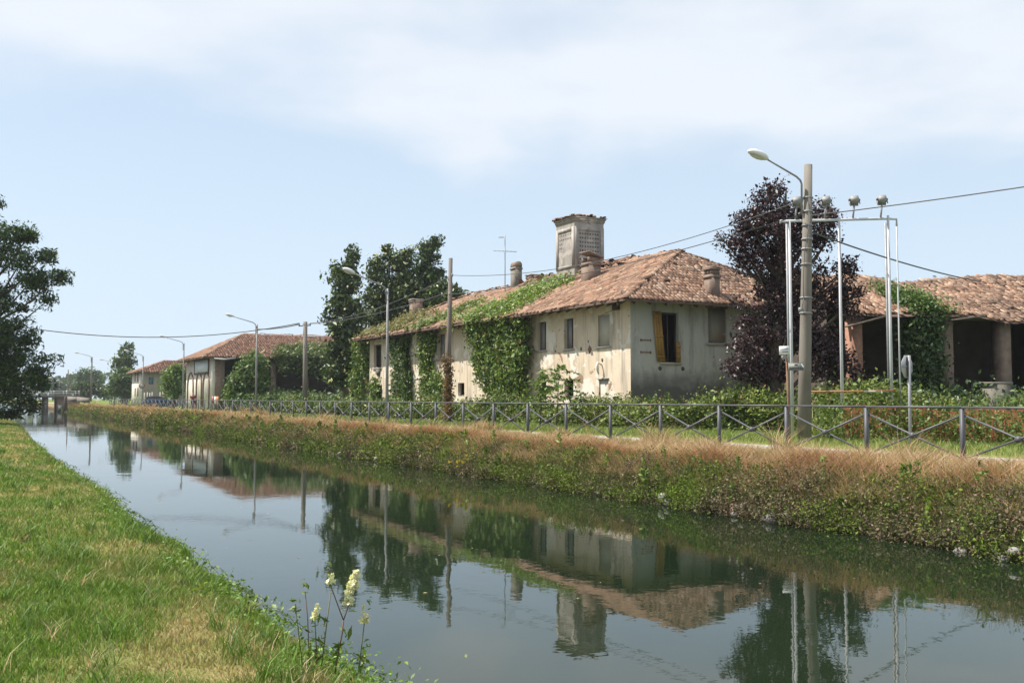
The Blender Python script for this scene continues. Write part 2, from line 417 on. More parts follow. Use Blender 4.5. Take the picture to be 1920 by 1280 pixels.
pn = noise(t, 0.5, 5, 0.6)
c_ = ramp(t, pn, [(0.32, (0.10, 0.12, 0.05)), (0.5, (0.22, 0.165, 0.095)), (0.7, (0.30, 0.22, 0.13))])
g_ = t.nodes.new('ShaderNodeNewGeometry'); s_ = t.nodes.new('ShaderNodeSeparateXYZ'); t.links.new(g_.outputs['Position'], s_.inputs[0])
mr = t.nodes.new('ShaderNodeMapRange'); mr.inputs[1].default_value = 0.62; mr.inputs[2].default_value = 0.25; t.links.new(s_.outputs[2], mr.inputs[0])
c_ = mixc_(t, mr.outputs[0], c_, ramp(t, noise(t, 3, 5), [(0.35, (0.045, 0.036, 0.026)), (0.7, (0.10, 0.082, 0.06))]))      # wet mud, with the undercut's shadow gap put into the dark colour
t.links.new(c_, b.inputs['Base Color']); b.inputs['Roughness'].default_value = 1.0; b.inputs['Specular IOR Level'].default_value = 0.0
bump(t, b, noise(t, 9, 4), 0.6, 0.04)
simple('path', (0.27, 0.25, 0.215), (0.36, 0.335, 0.29), 0.95, 1.5, bmp=0.15)
simple('verge', (0.10, 0.15, 0.035), (0.16, 0.20, 0.06), 1.0, 1.2, spec=0.0)
simple('lawn_far', (0.10, 0.14, 0.05), (0.17, 0.18, 0.08), 1.0, 0.08, spec=0.0)

# ---------------------------------------------------------------- fence line and ground profile
FX = [(-40, 23.5), (0, 21.5), (15.74, 20.54), (23.98, 20.12), (32.2, 19.67), (40.5, 19.3), (48.7, 18.96), (57, 18.81), (65.2, 18.65), (73.4, 18.5), (81.7, 18.4), (90, 18.35), (130, 18.3), (180, 18.3), (900, 18.3)]
def fence_x(y): return np.interp(y, [p[0] for p in FX], [p[1] for p in FX])
PZ = 0.76
YS = np.concatenate([np.arange(-30, 70, 0.5), np.arange(70, 190, 2.0), np.array([190, 200, 220, 260, 320, 420, 600, 900, 1400.0])])
def sheet(name, xs_fn, zs_fn, mat, kind='structure', smooth=True):
    rows = []
    for y in YS:
        xs = xs_fn(y); rows.append(np.stack([xs, np.full(len(xs), y), zs_fn(xs, y)], 1))
    v = np.concatenate(rows); m_, k = len(rows), len(rows[0])
    i = np.arange(m_ - 1)[:, None] * k + np.arange(k - 1)[None]
    f = np.stack([i, i + 1, i + k + 1, i + k], 2).reshape(-1, 4)
    o_ = mesh_obj(name, raw_mesh(name, v, f.ravel(), np.full(len(f), 4), mat, None, smooth)); tag(o_, kind=kind)
    return o_
def right_edge(y): return 13.0 + 0.35 * (vnoise(y * 0.35, 3, 5) - 0.5) + 0.25 * (vnoise(y * 1.1, 9, 6) - 0.5)
def right_profile(d, y):
    """ground height d metres inland of the right waterline"""
    base = np.interp(d, [-1.2, -0.05, 0.15, 0.9, 1.35, 3.0, 6.5], [-0.8, -0.15, 0.12, 0.62, 0.70, 0.72, PZ])
    return base
def rz(x, y):
    d = x - right_edge(y)
    n = (fnoise(x * 1.4, y * 1.4, 20) - 0.5) * 0.22 * np.clip(1 - np.abs(d - 0.8) / 2.5, 0.06, 1) * (d > -0.2)
    return right_profile(d, y) + np.where(d < 6.0, n, 0)
DR = np.array([-1.2, -0.3, -0.05, 0.08, 0.2, 0.35, 0.55, 0.75, 0.95, 1.15, 1.4, 1.8, 2.3, 3.0, 3.8, 4.6, 5.2])
sheet('canal_bank', lambda y: np.concatenate([right_edge(y) + DR, [max(right_edge(y) + 5.25, fence_x(y) + 0.35)]]), lambda xs, y: rz(xs, np.full(len(xs), y)), MAT['soil_right'])
sheet('towpath', lambda y: np.array([fence_x(y) + 0.35, fence_x(y) + 1.5, fence_x(y) + 2.7]), lambda xs, y: np.array([PZ + 0.005, PZ + 0.03, PZ + 0.005]), MAT['path'])
sheet('grass_verge', lambda y: np.array([fence_x(y) + 2.7, fence_x(y) + 3.2, fence_x(y) + 6, 60, 200, 900]), lambda xs, y: np.array([PZ + 0.003, PZ + 0.06, PZ + 0.08, PZ + 0.08, PZ + 0.1, PZ + 0.1]), MAT['verge'])
VZ = PZ + 0.08
def left_edge(y): return 2.20 + 0.20 * np.clip((8 - y) / 3, 0, 1) + 0.26 * (vnoise(y * 0.5, 1, 31) - 0.5) + 0.22 * (vnoise(y * 1.9, 4, 32) - 0.5) + 0.10 * (vnoise(y * 5.3, 4, 34) - 0.5) + np.clip((y - 40) / 60, 0, 0.6)
def lz(x, y):
    d = left_edge(y) - x
    base = np.interp(d, [-0.9, -0.15, 0.0, 0.15, 0.5, 2.5, 8, 900], [-0.7, -0.12, 0.20, 0.46, 0.60, 0.70, 0.74, 0.9])
    return base + np.where((d > 0.1) & (d < 20), (fnoise(x * 0.9, y * 0.9, 40) - 0.5) * 0.09, 0)
DL = np.array([900, 300, 80, 20, 8, 5, 3.5, 2.5, 2.0, 1.6, 1.3, 1.0, 0.75, 0.55, 0.38, 0.24, 0.12, 0.0, -0.15, -0.9])
sheet('grass_bank', lambda y: left_edge(y) - DL, lambda xs, y: lz(xs, np.full(len(xs), y)), MAT['soil_left'])
w = MB()
xs = np.array([-0.5, 2, 4, 6, 8, 10, 12, 14.6])
ys = np.array([-30, 0, 10, 20, 40, 80, 160, 300, 600, 1400.0])
for i in range(len(ys) - 1):
    for j in range(len(xs) - 1): w.quad((xs[j], ys[i], 0), (xs[j + 1], ys[i], 0), (xs[j + 1], ys[i + 1], 0), (xs[j], ys[i + 1], 0))
tag(w.build('canal_water', MAT['water']), kind='structure')

# ---------------------------------------------------------------- buildings
def wall(mb, o, d, n, L, z0, z1, ops=(), depth=0.35):
    """vertical wall from o (x, y) along d, facing n, with real openings (l0, l1, za, zb) and their reveals"""
    ls = sorted({0.0, L, *[v for q in ops for v in q[:2]]}); zs = sorted({z0, z1, *[v for q in ops for v in q[2:4]]})
    P = lambda l, z, k=0.0: (o[0] + d[0] * l - n[0] * k, o[1] + d[1] * l - n[1] * k, z)
    for i in range(len(ls) - 1):
        for j in range(len(zs) - 1):
            cl, cz = (ls[i] + ls[i + 1]) / 2, (zs[j] + zs[j + 1]) / 2
            if any(q[0] < cl < q[1] and q[2] < cz < q[3] for q in ops): continue
            mb.quad(P(ls[i], zs[j]), P(ls[i + 1], zs[j]), P(ls[i + 1], zs[j + 1]), P(ls[i], zs[j + 1]))
    for l0, l1, za, zb in [q[:4] for q in ops]:
        mb.quad(P(l0, za), P(l1, za), P(l1, za, depth), P(l0, za, depth)); mb.quad(P(l0, zb, depth), P(l1, zb, depth), P(l1, zb), P(l0, zb))
        mb.quad(P(l0, za), P(l0, za, depth), P(l0, zb, depth), P(l0, zb)); mb.quad(P(l1, za, depth), P(l1, za), P(l1, zb), P(l1, zb, depth))
    return mb
TILE_V = []
for yy, rr, zz in ((0.0, 0.5, 0.05), (1.0, 0.42, -0.01)):
    for k in range(5):
        a_ = math.pi * k / 4
        TILE_V.append((-rr * math.cos(a_), yy, zz + 0.42 * rr * 1.3 * math.sin(a_)))
TILE_F = [(k, k + 1, k + 6, k + 5) for k in range(4)] + [(4, 3, 2, 1, 0)]
TILE_COLS = np.array([(0.15, 0.09, 0.062), (0.28, 0.158, 0.105), (0.35, 0.205, 0.138), (0.39, 0.245, 0.168), (0.44, 0.31, 0.22), (0.26, 0.165, 0.12)])
def tile_points(e0, a, s, L, M, inside, sag=None, dw=0.24, dl=0.34, jit=0.015, miss=0.012):
    nl, nm = int(L / dw), int(M / dl)
    l, m_ = np.meshgrid((np.arange(nl) + 0.5) * dw, np.arange(nm) * dl, indexing='ij')
    l, m_ = l.ravel(), m_.ravel()
    k = inside(l, m_ + dl * 0.5) & (RNG.random(len(l)) > miss)
    l, m_ = l[k], m_[k]
    l = l + RNG.normal(size=len(l)) * jit; m_ = m_ + RNG.normal(size=len(l)) * jit * 2
    n = np.cross(a, s); n = n / np.linalg.norm(n)
    if n[2] < 0: n = -n
    p = e0 + l[:, None] * a + m_[:, None] * s + n * 0.05
    if sag is not None: p[:, 2] += sag(l, m_)
    return l, m_, p, n
def tile_mats(N, a, s, n, w=0.23, ln=0.42, jit=0.05):
    ang = RNG.normal(size=N) * jit; ca, sa = np.cos(ang)[:, None], np.sin(ang)[:, None]
    X = a * ca + s * sa; Y = -a * sa + s * ca
    tl = RNG.normal(size=N)[:, None] * 0.03
    Y = Y + n * tl; Z = np.tile(n, (N, 1))
    return np.stack([X * w, Y * ln, Z * w], 2)
tile_me = raw_mesh('tile', np.array(TILE_V) * np.array([0.23, 0.42, 0.23]), [i for f in TILE_F for i in f], [len(f) for f in TILE_F], MAT['loose_tile'])
def tile_roof(roof, e0, a, s, L, M, inside, sag=None, single=0, dw=0.24, dl=0.34, tint=(1, 1, 1), miss=0.012, jit=0.015):
    e0, a, s = map(lambda q: np.array(q, float), (e0, a, s))
    l, m_, p, n = tile_points(e0, a, s, L, M, inside, sag, dw, dl, jit, miss)
    order = np.argsort(np.linalg.norm(p - CAMP, axis=1)); one, rest = order[:single], order[single:]
    for i in one:
        o_ = bpy.data.objects.new('tile', tile_me); link(o_, roof)
        an = R.gauss(0, 0.05); X = a * math.cos(an) + s * math.sin(an); Y = -a * math.sin(an) + s * math.cos(an) + n * R.gauss(0, 0.03)
        M_ = Matrix(((X[0], Y[0], n[0]), (X[1], Y[1], n[1]), (X[2], Y[2], n[2])))
        o_.location = [float(q) for q in (p[i] - root_off(roof))]; o_.rotation_euler = M_.to_euler()
    if len(rest):
        N = len(rest)
        cl = TILE_COLS[RNG.integers(0, len(TILE_COLS), N)] * np.exp(0.16 * RNG.normal(size=(N, 1))) * np.array(tint)
        o_ = scatter('tile_field', TILE_V, TILE_F, p[rest], tile_mats(N, a, s, n, dw * 0.96, dl * 1.24), cl, MAT['tile'], roof)
        o_['kind'] = 'stuff'
def unit(v): v = np.array(v, float); return v / np.linalg.norm(v)
def hip_roof(roof_name, parent, x0, x1, y0, y1, ze, zr, rx0, rx1, ry0, ry1, mat='underlay', th=0.10, sag=None):
    """underlay of a hip roof: eaves rectangle and ridge segment"""
    def sg(p): return (p[0], p[1], p[2] + (sag(p[0], p[1], p[2]) if sag else 0))
    E = [(x0, y0, ze), (x1, y0, ze), (x1, y1, ze), (x0, y1, ze)]; Rg = [(rx0, ry0, zr), (rx1, ry1, zr)]
    mb = MB()
    along_y = abs(ry1 - ry0) > abs(rx1 - rx0)
    if along_y: sides = [[E[0], E[1], Rg[0]], [E[1], E[2], Rg[1], Rg[0]], [E[2], E[3], Rg[1]], [E[3], E[0], Rg[0], Rg[1]]]
    else: sides = [[E[0], E[1], Rg[1], Rg[0]], [E[1], E[2], Rg[1]], [E[2], E[3], Rg[0], Rg[1]], [E[3], E[0], Rg[0]]]
    for sd in sides:
        top = [sg(p) for p in sd]; bot = [(p[0], p[1], p[2] - th) for p in top]; n = len(sd)
        mb.add(top, [tuple(range(n))]); mb.add(bot, [tuple(range(n - 1, -1, -1))])
        mb.quad(bot[0], bot[1], top[1], top[0])
    return mb.build(roof_name, MAT[mat], parent)

# --- the derelict farmhouse on the canal
HX0, HX1, HY0, HY1 = 28.8, 41.8, 41.0, 78.4
EX0, EX1, EY0, EY1, EZ = 27.65, 42.95, 39.85, 79.4, 7.08
RX, RY0, RY1, RZ = 35.3, 45.4, 73.5, 10.62
HB = np.array([HX0, HY0, VZ])
house = thing('abandoned_farmhouse', HB, 'long derelict cream farmhouse with sagging tiled hip roof and vines on its canal wall', 'house')
up_z = (4.98, 6.66)
ops = []
def L_(y): return HY1 - y                       # wall runs from the far end towards the camera
wins = [(75.7, 77.4, 4.7, 6.6), (70.3, 71.5, 5.0, 6.66), (63.36, 64.5, 5.0, 6.75), (57.45, 58.8, 4.98, 6.68), (52.4, 53.5, 5.0, 6.66), (49.36, 50.36, 5.02, 6.66), (46.4, 47.36, 4.98, 6.66)]
lows = [(75.5, 76.7, 1.95, 3.28), (66.8, 67.95, 2.6, 3.28), (60.2, 61.2, 2.4, 3.28), (49.36, 50.5, 2.2, 3.28), (46.42, 47.37, 2.3, 3.27)]
ops = [(L_(b_), L_(a_), z0, z1) for a_, b_, z0, z1 in wins + lows]
blind = [(42.86, 43.95, 4.97, 6.6), (42.99, 43.88, 1.2, 3.22)]
opsb = [(L_(b_), L_(a_), z0, z1) for a_, b_, z0, z1 in blind]
wl = MB(); wall(wl, (HX0, HY1), (0, -1), (-1, 0), HY1 - HY0, 0.5, 7.62, ops + opsb, 0.32)
tag(wl.build('wall', MAT['plaster_long'], house), 'sunlit cream plaster wall facing the canal')
for l0, l1, z0, z1 in opsb: MB().box((HX0 + 0.07, HY1 - l1 - 0.01, z0 - 0.01), (HX0 + 0.2, HY1 - l0 + 0.01, z1 + 0.01)).build('window_infill', MAT['infill'], house)
# end wall towards the camera
eops = [(30.72 - HX0, 31.80 - HX0, 4.08, 6.64)]
epan = [(33.75 - HX0, 35.0 - HX0, 5.15, 7.15)]
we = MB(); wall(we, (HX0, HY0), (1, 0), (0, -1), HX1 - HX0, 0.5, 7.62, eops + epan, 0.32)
tag(we.build('wall', MAT['plaster_end_shade'], house), 'shaded grey end wall with damp stains along the foot')
mb = MB(); mb.box((33.74, HY0 + 0.12, 5.14), (35.01, HY0 + 0.3, 7.16)); mb.build('window_infill', MAT['plaster_grey'], house)
wb = MB(); wall(wb, (HX1, HY0), (0, 1), (1, 0), HY1 - HY0, 0.5, 7.62); wall(wb, (HX1, HY1), (-1, 0), (0, 1), HX1 - HX0, 0.5, 7.62)
wb.build('wall', MAT['plaster_long'], house)
wb = MB(); wb.box((HX0 + 0.5, HY0 + 0.5, 3.6), (HX1 - 0.3, HY1 - 0.3, 3.8)); wb.box((HX0 + 5, HY0 + 0.4, 0.6), (HX0 + 5.2, HY1 - 0.4, 7.5)); wb.build('inner_wall', MAT['dark_wood'], house)
# windows: frame, two leaves of broken glazing, sill
for i, (a_, b_, z0, z1) in enumerate(wins + lows):
    up = i < len(wins)
    mb = MB(); xx = HX0 + 0.20
    for q in ((a_, a_ + 0.07, z0, z1), (b_ - 0.07, b_, z0, z1), (a_ + .07, b_ - .07, z0, z0 + 0.07), (a_ + .07, b_ - .07, z1 - 0.07, z1)): mb.box((xx, q[0], q[2]), (xx + 0.07, q[1], q[3]))
    if up: mb.box((xx + .01, (a_ + b_) / 2 - 0.03, z0 + .07), (xx + 0.06, (a_ + b_) / 2 + 0.03, z1 - .07))
    wf = mb.build('window_frame', MAT['old_wood'], house)
    if up:
        mb = MB(); mb.box((HX0 - 0.10, a_ - 0.12, z0 - 0.09), (HX0 + 0.12, b_ + 0.12, z0 - 0.005)); mb.build('window_sill', MAT['sill'], house)
        if i in (2, 3, 5, 6):                   # a pane or grey inner shutter still in one half
            mb = MB(); mid = (a_ + b_) / 2
            mb.box((xx + 0.02, mid + 0.04, z0 + 0.08), (xx + 0.045, b_ - 0.08, z1 - 0.08)); mb.build('shutter', MAT['grey_shutter'], house)
        if i in (1, 4, 5):
            mb = MB(); mb.box((xx + 0.03, a_ + 0.08, z0 + 0.9), (xx + 0.04, (a_ + b_) / 2 - 0.04, z1 - 0.08)); mb.build('pane', MAT['glass_pane'], house)
for a_, b_, z0, z1 in blind[:1]:
    mb = MB(); mb.box((HX0 - 0.10, a_ - 0.14, z0 - 0.09), (HX0 + 0.1, b_ + 0.14, z0 - 0.005)); mb.build('window_sill', MAT['sill'], house)
mb = MB(); mb.box((HX0 - 0.06, 42.93, 3.24), (HX0 + 0.1, 43.94, 3.32)); mb.build('lintel', MAT['sill'], house)
mb = MB(); mb.box((HX0 - 0.09, 75.9, 4.1), (HX0 - 0.02, 76.7, 4.7), Matrix.Translation((HX0, 76.3, 4.4)) @ Euler((0.25, 0, 0)).to_matrix().to_4x4() @ Matrix.Translation((-HX0, -76.3, -4.4))); mb.build('shutter', MAT['old_wood'], house)
# end window: frame, sagging yellow shutter, broken half shutter
mb = MB(); yy = HY0 + 0.2
for q in ((30.72, 30.79, 4.08, 6.64), (31.73, 31.80, 4.08, 6.64), (30.79, 31.73, 6.56, 6.64), (30.79, 31.73, 4.08, 4.15), (31.23, 31.28, 4.15, 6.56)): mb.box((q[0], yy, q[2]), (q[1], yy + 0.07, q[3]))
mb.build('window_frame', MAT['dark_wood'], house)
def shutter(x0, z0, wd, ht, rot, skew, mat):
    M_ = Matrix.Translation((x0, HY0 - 0.06, z0)) @ Euler((0, 0, rot)).to_matrix().to_4x4()
    mb = MB()
    npl = 3
    for k in range(npl):
        a_, b_ = wd * k / npl + 0.006, wd * (k + 1) / npl - 0.006
        vs = []
        for zt in (0, ht):
            sh = -skew * (zt / ht - 1)
            for xq, yq in ((a_, 0), (b_, 0), (b_, -0.04), (a_, -0.04)): vs.append(tuple(M_ @ Vector((xq + sh, yq, zt))))
        mb.add(vs, [(3, 2, 1, 0), (4, 5, 6, 7), (0, 1, 5, 4), (1, 2, 6, 5), (2, 3, 7, 6), (3, 0, 4, 7)])
    o_ = mb.build('shutter', MAT[mat], house)
    for zt in (0.25, ht * 0.5, ht - 0.25):
        sh = -skew * (zt / ht - 1)
        mb = MB().bar(M_ @ Vector((0.02 + sh, -0.065, zt)), M_ @ Vector((wd - 0.02 + sh, -0.065, zt)), 0.03, 0.08)
        mb.build('batten', MAT[mat], o_)
    return o_
tag(shutter(30.13, 4.12, 0.52, 2.55, 0.05, 0.26, 'yellow_shutter'), 'ochre yellow shutter hanging crooked from one hinge')
tag(shutter(31.58, 4.10, 0.25, 1.05, -0.05, 0.02, 'yellow_shutter'), 'broken lower half of a yellow shutter')
mb = MB(); mb.box((30.6, HY0 - 0.09, 3.99), (31.95, HY0 + 0.1, 4.075)); mb.build('window_sill', MAT['infill'], house)
mb = MB(); mb.box((33.6, HY0 - 0.10, 5.05), (35.15, HY0 + 0.1, 5.145)); mb.build('window_sill', MAT['sill'], house)
for z_ in (5.19, 4.58):
    mb = MB(); mb.bar((29.42, HY0 - 0.03, z_), (30.02, HY0 - 0.03, z_), 0.03, 0.04); mb.box((29.40, HY0 - 0.05, z_ - 0.06), (29.44, HY0, z_ + 0.06)); mb.box((30.0, HY0 - 0.05, z_ - 0.06), (30.04, HY0, z_ + 0.06)); mb.build('iron_cramp', MAT['rust'], house)
for x_ in (30.6, 32.05):
    mb = MB(); mb.prism([(0.11 * math.cos(k * math.pi / 4), 0.11 * math.sin(k * math.pi / 4)) for k in range(8)], (x_, HY0 + 0.002, 3.78), (1, 0, 0), (0, 0, 1), (0, -1, 0), 0.02); mb.build('hole_shade_disc', MAT['dark_wood'], house)  # dark discs paint the shade inside two small round holes
for (y_, z_) in ((43.55, 4.25), (44.9, 5.3), (45.6, 4.9), (42.2, 2.3), (48.3, 4.9), (55.3, 4.1), (56.2, 6.1), (62.0, 4.3), (68.6, 5.4), (74.6, 5.8), (72.2, 3.1)):
    mb = MB(); r_ = R.uniform(0.05, 0.13); mb.prism([(r_ * R.uniform(.6, 1.2) * math.cos(k * math.pi / 4), r_ * 1.3 * R.uniform(.6, 1.2) * math.sin(k * math.pi / 4)) for k in range(8)], (HX0 + 0.002, y_, z_), (0, 1, 0), (0, 0, 1), (-1, 0, 0), 0.012); mb.build('chipped_hole', MAT['dark_wood'], house)
mb = MB(); mb.prism([(0, -.24), (.2, 0), (0, .24), (-.2, 0)], (HX0 + 0.002, 44.75, 4.86), (0, 1, 0), (0, 0, 1), (-1, 0, 0), 0.015); mb.build('diamond_plate', MAT['rust'], house)
# a broken lamp bracket by the ground floor
mb = MB(); mb.tube([(HX0, 43.6, 4.0), (HX0 - 0.25, 43.6, 4.12), (HX0 - 0.3, 43.6, 3.9), (HX0 - .22, 43.58, 3.5)], [0.05, 0.05, 0.1, 0.03], 6); mb.build('wall_bracket', MAT['plaster_white'], house)
mb = MB(); mb.box((HX0 - 0.22, 41.9, 6.75), (HX0 - 0.02, 42.3, 7.1)); mb.bar((HX0 - 0.05, 42.3, 6.8), (HX0 - 0.35, 43.1, 6.55), 0.02, 0.02); mb.build('cable_box', MAT['dark_wood'], house)
# roof
def hsag(l, m_): return -0.10 * np.sin(l * 0.16 + 0.6) * (m_ / 8.4) - 0.06 * np.sin(l * 0.55) * np.clip(m_ / 4, 0, 1) + 0.10 * (vnoise(l * 0.7, m_ * 0.5, 77) - 0.5)
roof = hip_roof('roof', house, EX0, EX1, EY0, EY1, EZ, RZ, RX, RX, RY0, RY1)
slF = unit((RX - EX0, 0, RZ - EZ)); MF = math.hypot(RX - EX0, RZ - EZ)
slE = unit((0, RY0 - EY0, RZ - EZ)); ME = math.hypot(RY0 - EY0, RZ - EZ)
slB = unit((RX - EX1, 0, RZ - EZ)); slL = unit((0, RY1 - EY1, RZ - EZ)); ML = math.hypot(RY1 - EY1, RZ - EZ)
LF = EY1 - EY0; LE = EX1 - EX0
tile_roof(roof, (EX0, EY0, EZ), (1, 0, 0), slE, LE, ME, lambda l, m_: (l > m_ / ME * (RX - EX0)) & (LE - l > m_ / ME * (EX1 - RX)), None, 300)
tile_roof(roof, (EX0, EY1, EZ), (0, -1, 0), slF, LF, MF, lambda l, m_: (l > m_ / MF * (EY1 - RY1)) & (LF - l > m_ / MF * (RY0 - EY0)), hsag, 0, tint=(0.92, 0.88, 0.86), miss=0.03, jit=0.035)
tile_roof(roof, (EX1, EY0, EZ), (0, 1, 0), slB, LF, MF, lambda l, m_: (l > m_ / MF * (RY0 - EY0)) & (LF - l > m_ / MF * (EY1 - RY1)), None, 0)
tile_roof(roof, (EX1, EY1, EZ), (-1, 0, 0), slL, LE, ML, lambda l, m_: (l > m_ / ML * (EX1 - RX)) & (LE - l > m_ / ML * (RX - EX0)), None, 0)
def ridge_row(roof, a, b, step=0.36, w=0.32, jz=0.03):
    a, b = np.array(a, float), np.array(b, float); n = int(np.linalg.norm(b - a) / step); d = unit(b - a)
    sd = unit(np.cross(d, UP)); nn = np.cross(sd, d)
    p = a + (b - a) * ((np.arange(n) + 0.0) / n)[:, None]; p[:, 2] += RNG.normal(size=n) * jz + 0.06
    cl = TILE_COLS[RNG.integers(0, len(TILE_COLS), n)] * np.exp(0.2 * RNG.normal(size=(n, 1)))
    o_ = scatter('ridge_tile_row', TILE_V, TILE_F, p, tile_mats(n, sd, d, nn, w, step * 1.25, 0.06), cl, MAT['tile'], roof); o_['kind'] = 'stuff'
apex, apex2 = (RX, RY0, RZ), (RX, RY1, RZ)
ridge_row(roof, apex2, apex, jz=0.07)
for e_, q_ in (((EX0, EY0, EZ), apex), ((EX1, EY0, EZ), apex), ((EX0, EY1, EZ), apex2)): ridge_row(roof, e_, q_)
# rubble and slipped tiles along the ridge and the middle of the canal slope
N = 260
py = RNG.choice([51.0, 53.5, 56.0, 60.5], N) + RNG.normal(size=N) * 1.0; px = RX - np.abs(RNG.normal(size=N)) * 0.7
pz = RZ - np.abs(RX - px) * 0.46 + 0.08 + np.abs(RNG.normal(size=N)) * 0.10
o_ = scatter('broken_tiles', TILE_V, TILE_F, np.stack([px, py, pz], 1), rand_mats(N, 0.34, up=1.2), TILE_COLS[RNG.integers(0, 4, N)] * 0.8, MAT['tile'], roof); o_['kind'] = 'stuff'
raft = MB().box((-1.2, -0.05, -0.06), (0.1, 0.05, 0.06)).build('rafter', MAT['dark_wood'], roof)
rme = raft.data; rn = np.arctan2(slF[2], slF[0])
me_v = MB().box((-1.25, -0.05, -0.06), (0.05, 0.05, 0.06)); raft_me = raw_mesh('rafter', np.array(me_v.v), [i for f in me_v.f for i in f], [len(f) for f in me_v.f], MAT['dark_wood'])
bpy.data.objects.remove(raft)
for k in range(40):
    y_ = EY0 + 0.7 + k * 0.97
    if y_ < EY1 - 0.4: inst('rafter', raft_me, roof, (HX0 + 0.05, y_, EZ + (HX0 - EX0) * slF[2] / slF[0] - 0.21), (0, -rn, 0))
for k in range(15):
    x_ = EX0 + 0.7 + k * 0.97
    inst('rafter', raft_me, roof, (x_, HY0 + 0.05, EZ + (HY0 - EY0) * slE[2] / slE[1] - 0.23), (0, -math.atan2(slE[2], slE[1]), math.pi / 2))
def roofz(x, y): return min(EZ + (x - EX0) * slF[2] / slF[0], EZ + (y - EY0) * slE[2] / slE[1])
# chimneys
def stack(parent, name, x, y, wx, wy, z1, cap, mat='brick_brown', lab=None):
    z0 = min(roofz(x, y), RZ) - 0.7
    mb = MB(); mb.box((x - wx / 2, y - wy / 2, z0), (x + wx / 2, y + wy / 2, z1)); mb.box((x - wx / 2 - .05, y - wy / 2 - .05, z1 - 0.18), (x + wx / 2 + .05, y + wy / 2 + .05, z1 - .08))
    ch = mb.build(name, MAT[mat], parent)
    if lab: ch['label'] = lab
    mb = MB()
    if cap == 'tilt':
        for s_ in (-1, 1): mb.box((x - wx / 2 + .02, y + s_ * wy * .38 - .06, z1 + .003), (x + wx / 2 - .02, y + s_ * wy * .38 + .06, z1 + 0.32))
        mb.bar((x - wx * .62, y - wy * .1, z1 + 0.62), (x + wx * .65, y, z1 + 0.30), wy * 1.15, 0.07)
    elif cap == 'arch':
        pts = [(-wx / 2, 0)] + [(-wx / 2 * math.cos(math.pi * k / 8), 0.12 + wx / 2 * math.sin(math.pi * k / 8)) for k in range(9)] + [(wx / 2, 0)]
        mb.prism(pts, (x, y - wy / 2 - .03, z1 + .003), (1, 0, 0), (0, 0, 1), (0, 1, 0), wy + .06)
    elif cap == 'holes':
        for i_ in range(4):
            for j_ in range(3):
                if i_ in (0, 3) or j_ in (0, 2): mb.box((x - wx / 2 + i_ * (wx - .14) / 3, y - wy / 2 + j_ * (wy - .14) / 2, z1 + .003), (x - wx / 2 + i_ * (wx - .14) / 3 + .14, y - wy / 2 + j_ * (wy - .14) / 2 + .14, z1 + 0.24))
        mb.box((x - wx / 2 - .06, y - wy / 2 - .06, z1 + .243), (x + wx / 2 + .06, y + wy / 2 + .06, z1 + .31))
        for k in range(5): mb.tube([(x - wx / 2 + wx * (k + .5) / 5, y - wy / 2 - .08, z1 + .36), (x - wx / 2 + wx * (k + .5) / 5, y + wy / 2 + .08, z1 + .36)], wx / 10, 6)
    else: mb.box((x - wx / 2 - .07, y - wy / 2 - .07, z1 + .003), (x + wx / 2 + .07, y + wy / 2 + .07, z1 + .09))
    mb.build('chimney_cap', MAT['brick_brown' if cap != 'flat' else 'sill'], ch)
p = at(1108, 505, 59.5); stack(roof, 'chimney', p[0], p[1], 0.85, 0.85, 10.35, 'tilt')
p = at(1335, 535, 52.0); stack(roof, 'chimney', p[0], p[1], 0.55, 0.6, 8.72, 'holes')
p = at(968, 510, 73.2); stack(roof, 'chimney', p[0], p[1], 0.55, 0.75, 11.9, 'arch', 'concrete')
p = at(996, 520, 72.3); stack(roof, 'chimney', p[0] + .3, p[1], 1.0, 0.8, 11.15, 'flat')
p = at(780, 570, 82.0); stack(roof, 'chimney', p[0], p[1], 0.8, 0.85, 10.3, 'flat')
# dovecote tower standing over the ridge: each face a wall with rows of real flight holes
TX0, TY0, TW = *at(1077, 460, 64.5)[:2], 2.28
TZ0, TZ1 = 9.2, 14.1
tower = MB()
def holes(cols, rows, l0, l1, z0, z1, s_, keep):
    out = []
    for r_ in range(rows):
        for c in range(cols):
            if not keep(r_, c): continue
            l = l0 + (l1 - l0) * (c + .5) / cols; z = z0 + (z1 - z0) * (r_ + .5) / rows
            out.append((l - s_ / 2, l + s_ / 2, z - s_ / 2, z + s_ / 2))
    return out
h1_ = holes(8, 7, 0.35, TW - 0.35, 11.2, 13.15, 0.10, lambda r_, c: True)
h2_ = holes(7, 7, 0.35, TW - 0.35, 11.2, 13.15, 0.10, lambda r_, c: r_ > 4 or (r_ > 2 and c > 4))
wall(tower, (TX0, TY0), (1, 0), (0, -1), TW, TZ0, TZ1 - 0.35, h1_, 0.14)
wall(tower, (TX0, TY0 + TW), (0, -1), (-1, 0), TW, TZ0, TZ1 - 0.35, [(TW - b_, TW - a_, z0, z1) for a_, b_, z0, z1 in h2_], 0.14)
wall(tower, (TX0 + TW, TY0), (0, 1), (1, 0), TW, TZ0, TZ1 - 0.35); wall(tower, (TX0 + TW, TY0 + TW), (-1, 0), (0, 1), TW, TZ0, TZ1 - 0.35)
tw = tower.build('tower', MAT['plaster_tower'], house); tw['label'] = 'square plastered dovecote tower with rows of small holes'
mb = MB()
for e_, z0, z1 in ((0.03, TZ1 - .35, TZ1 - .27), (0.07, TZ1 - .27, TZ1 - .12), (0.13, TZ1 - .12, TZ1)): mb.box((TX0 - e_, TY0 - e_, z0 + .002), (TX0 + TW + e_, TY0 + TW + e_, z1))
mb.build('cornice', MAT['plaster_tower'], tw)
mb = MB()
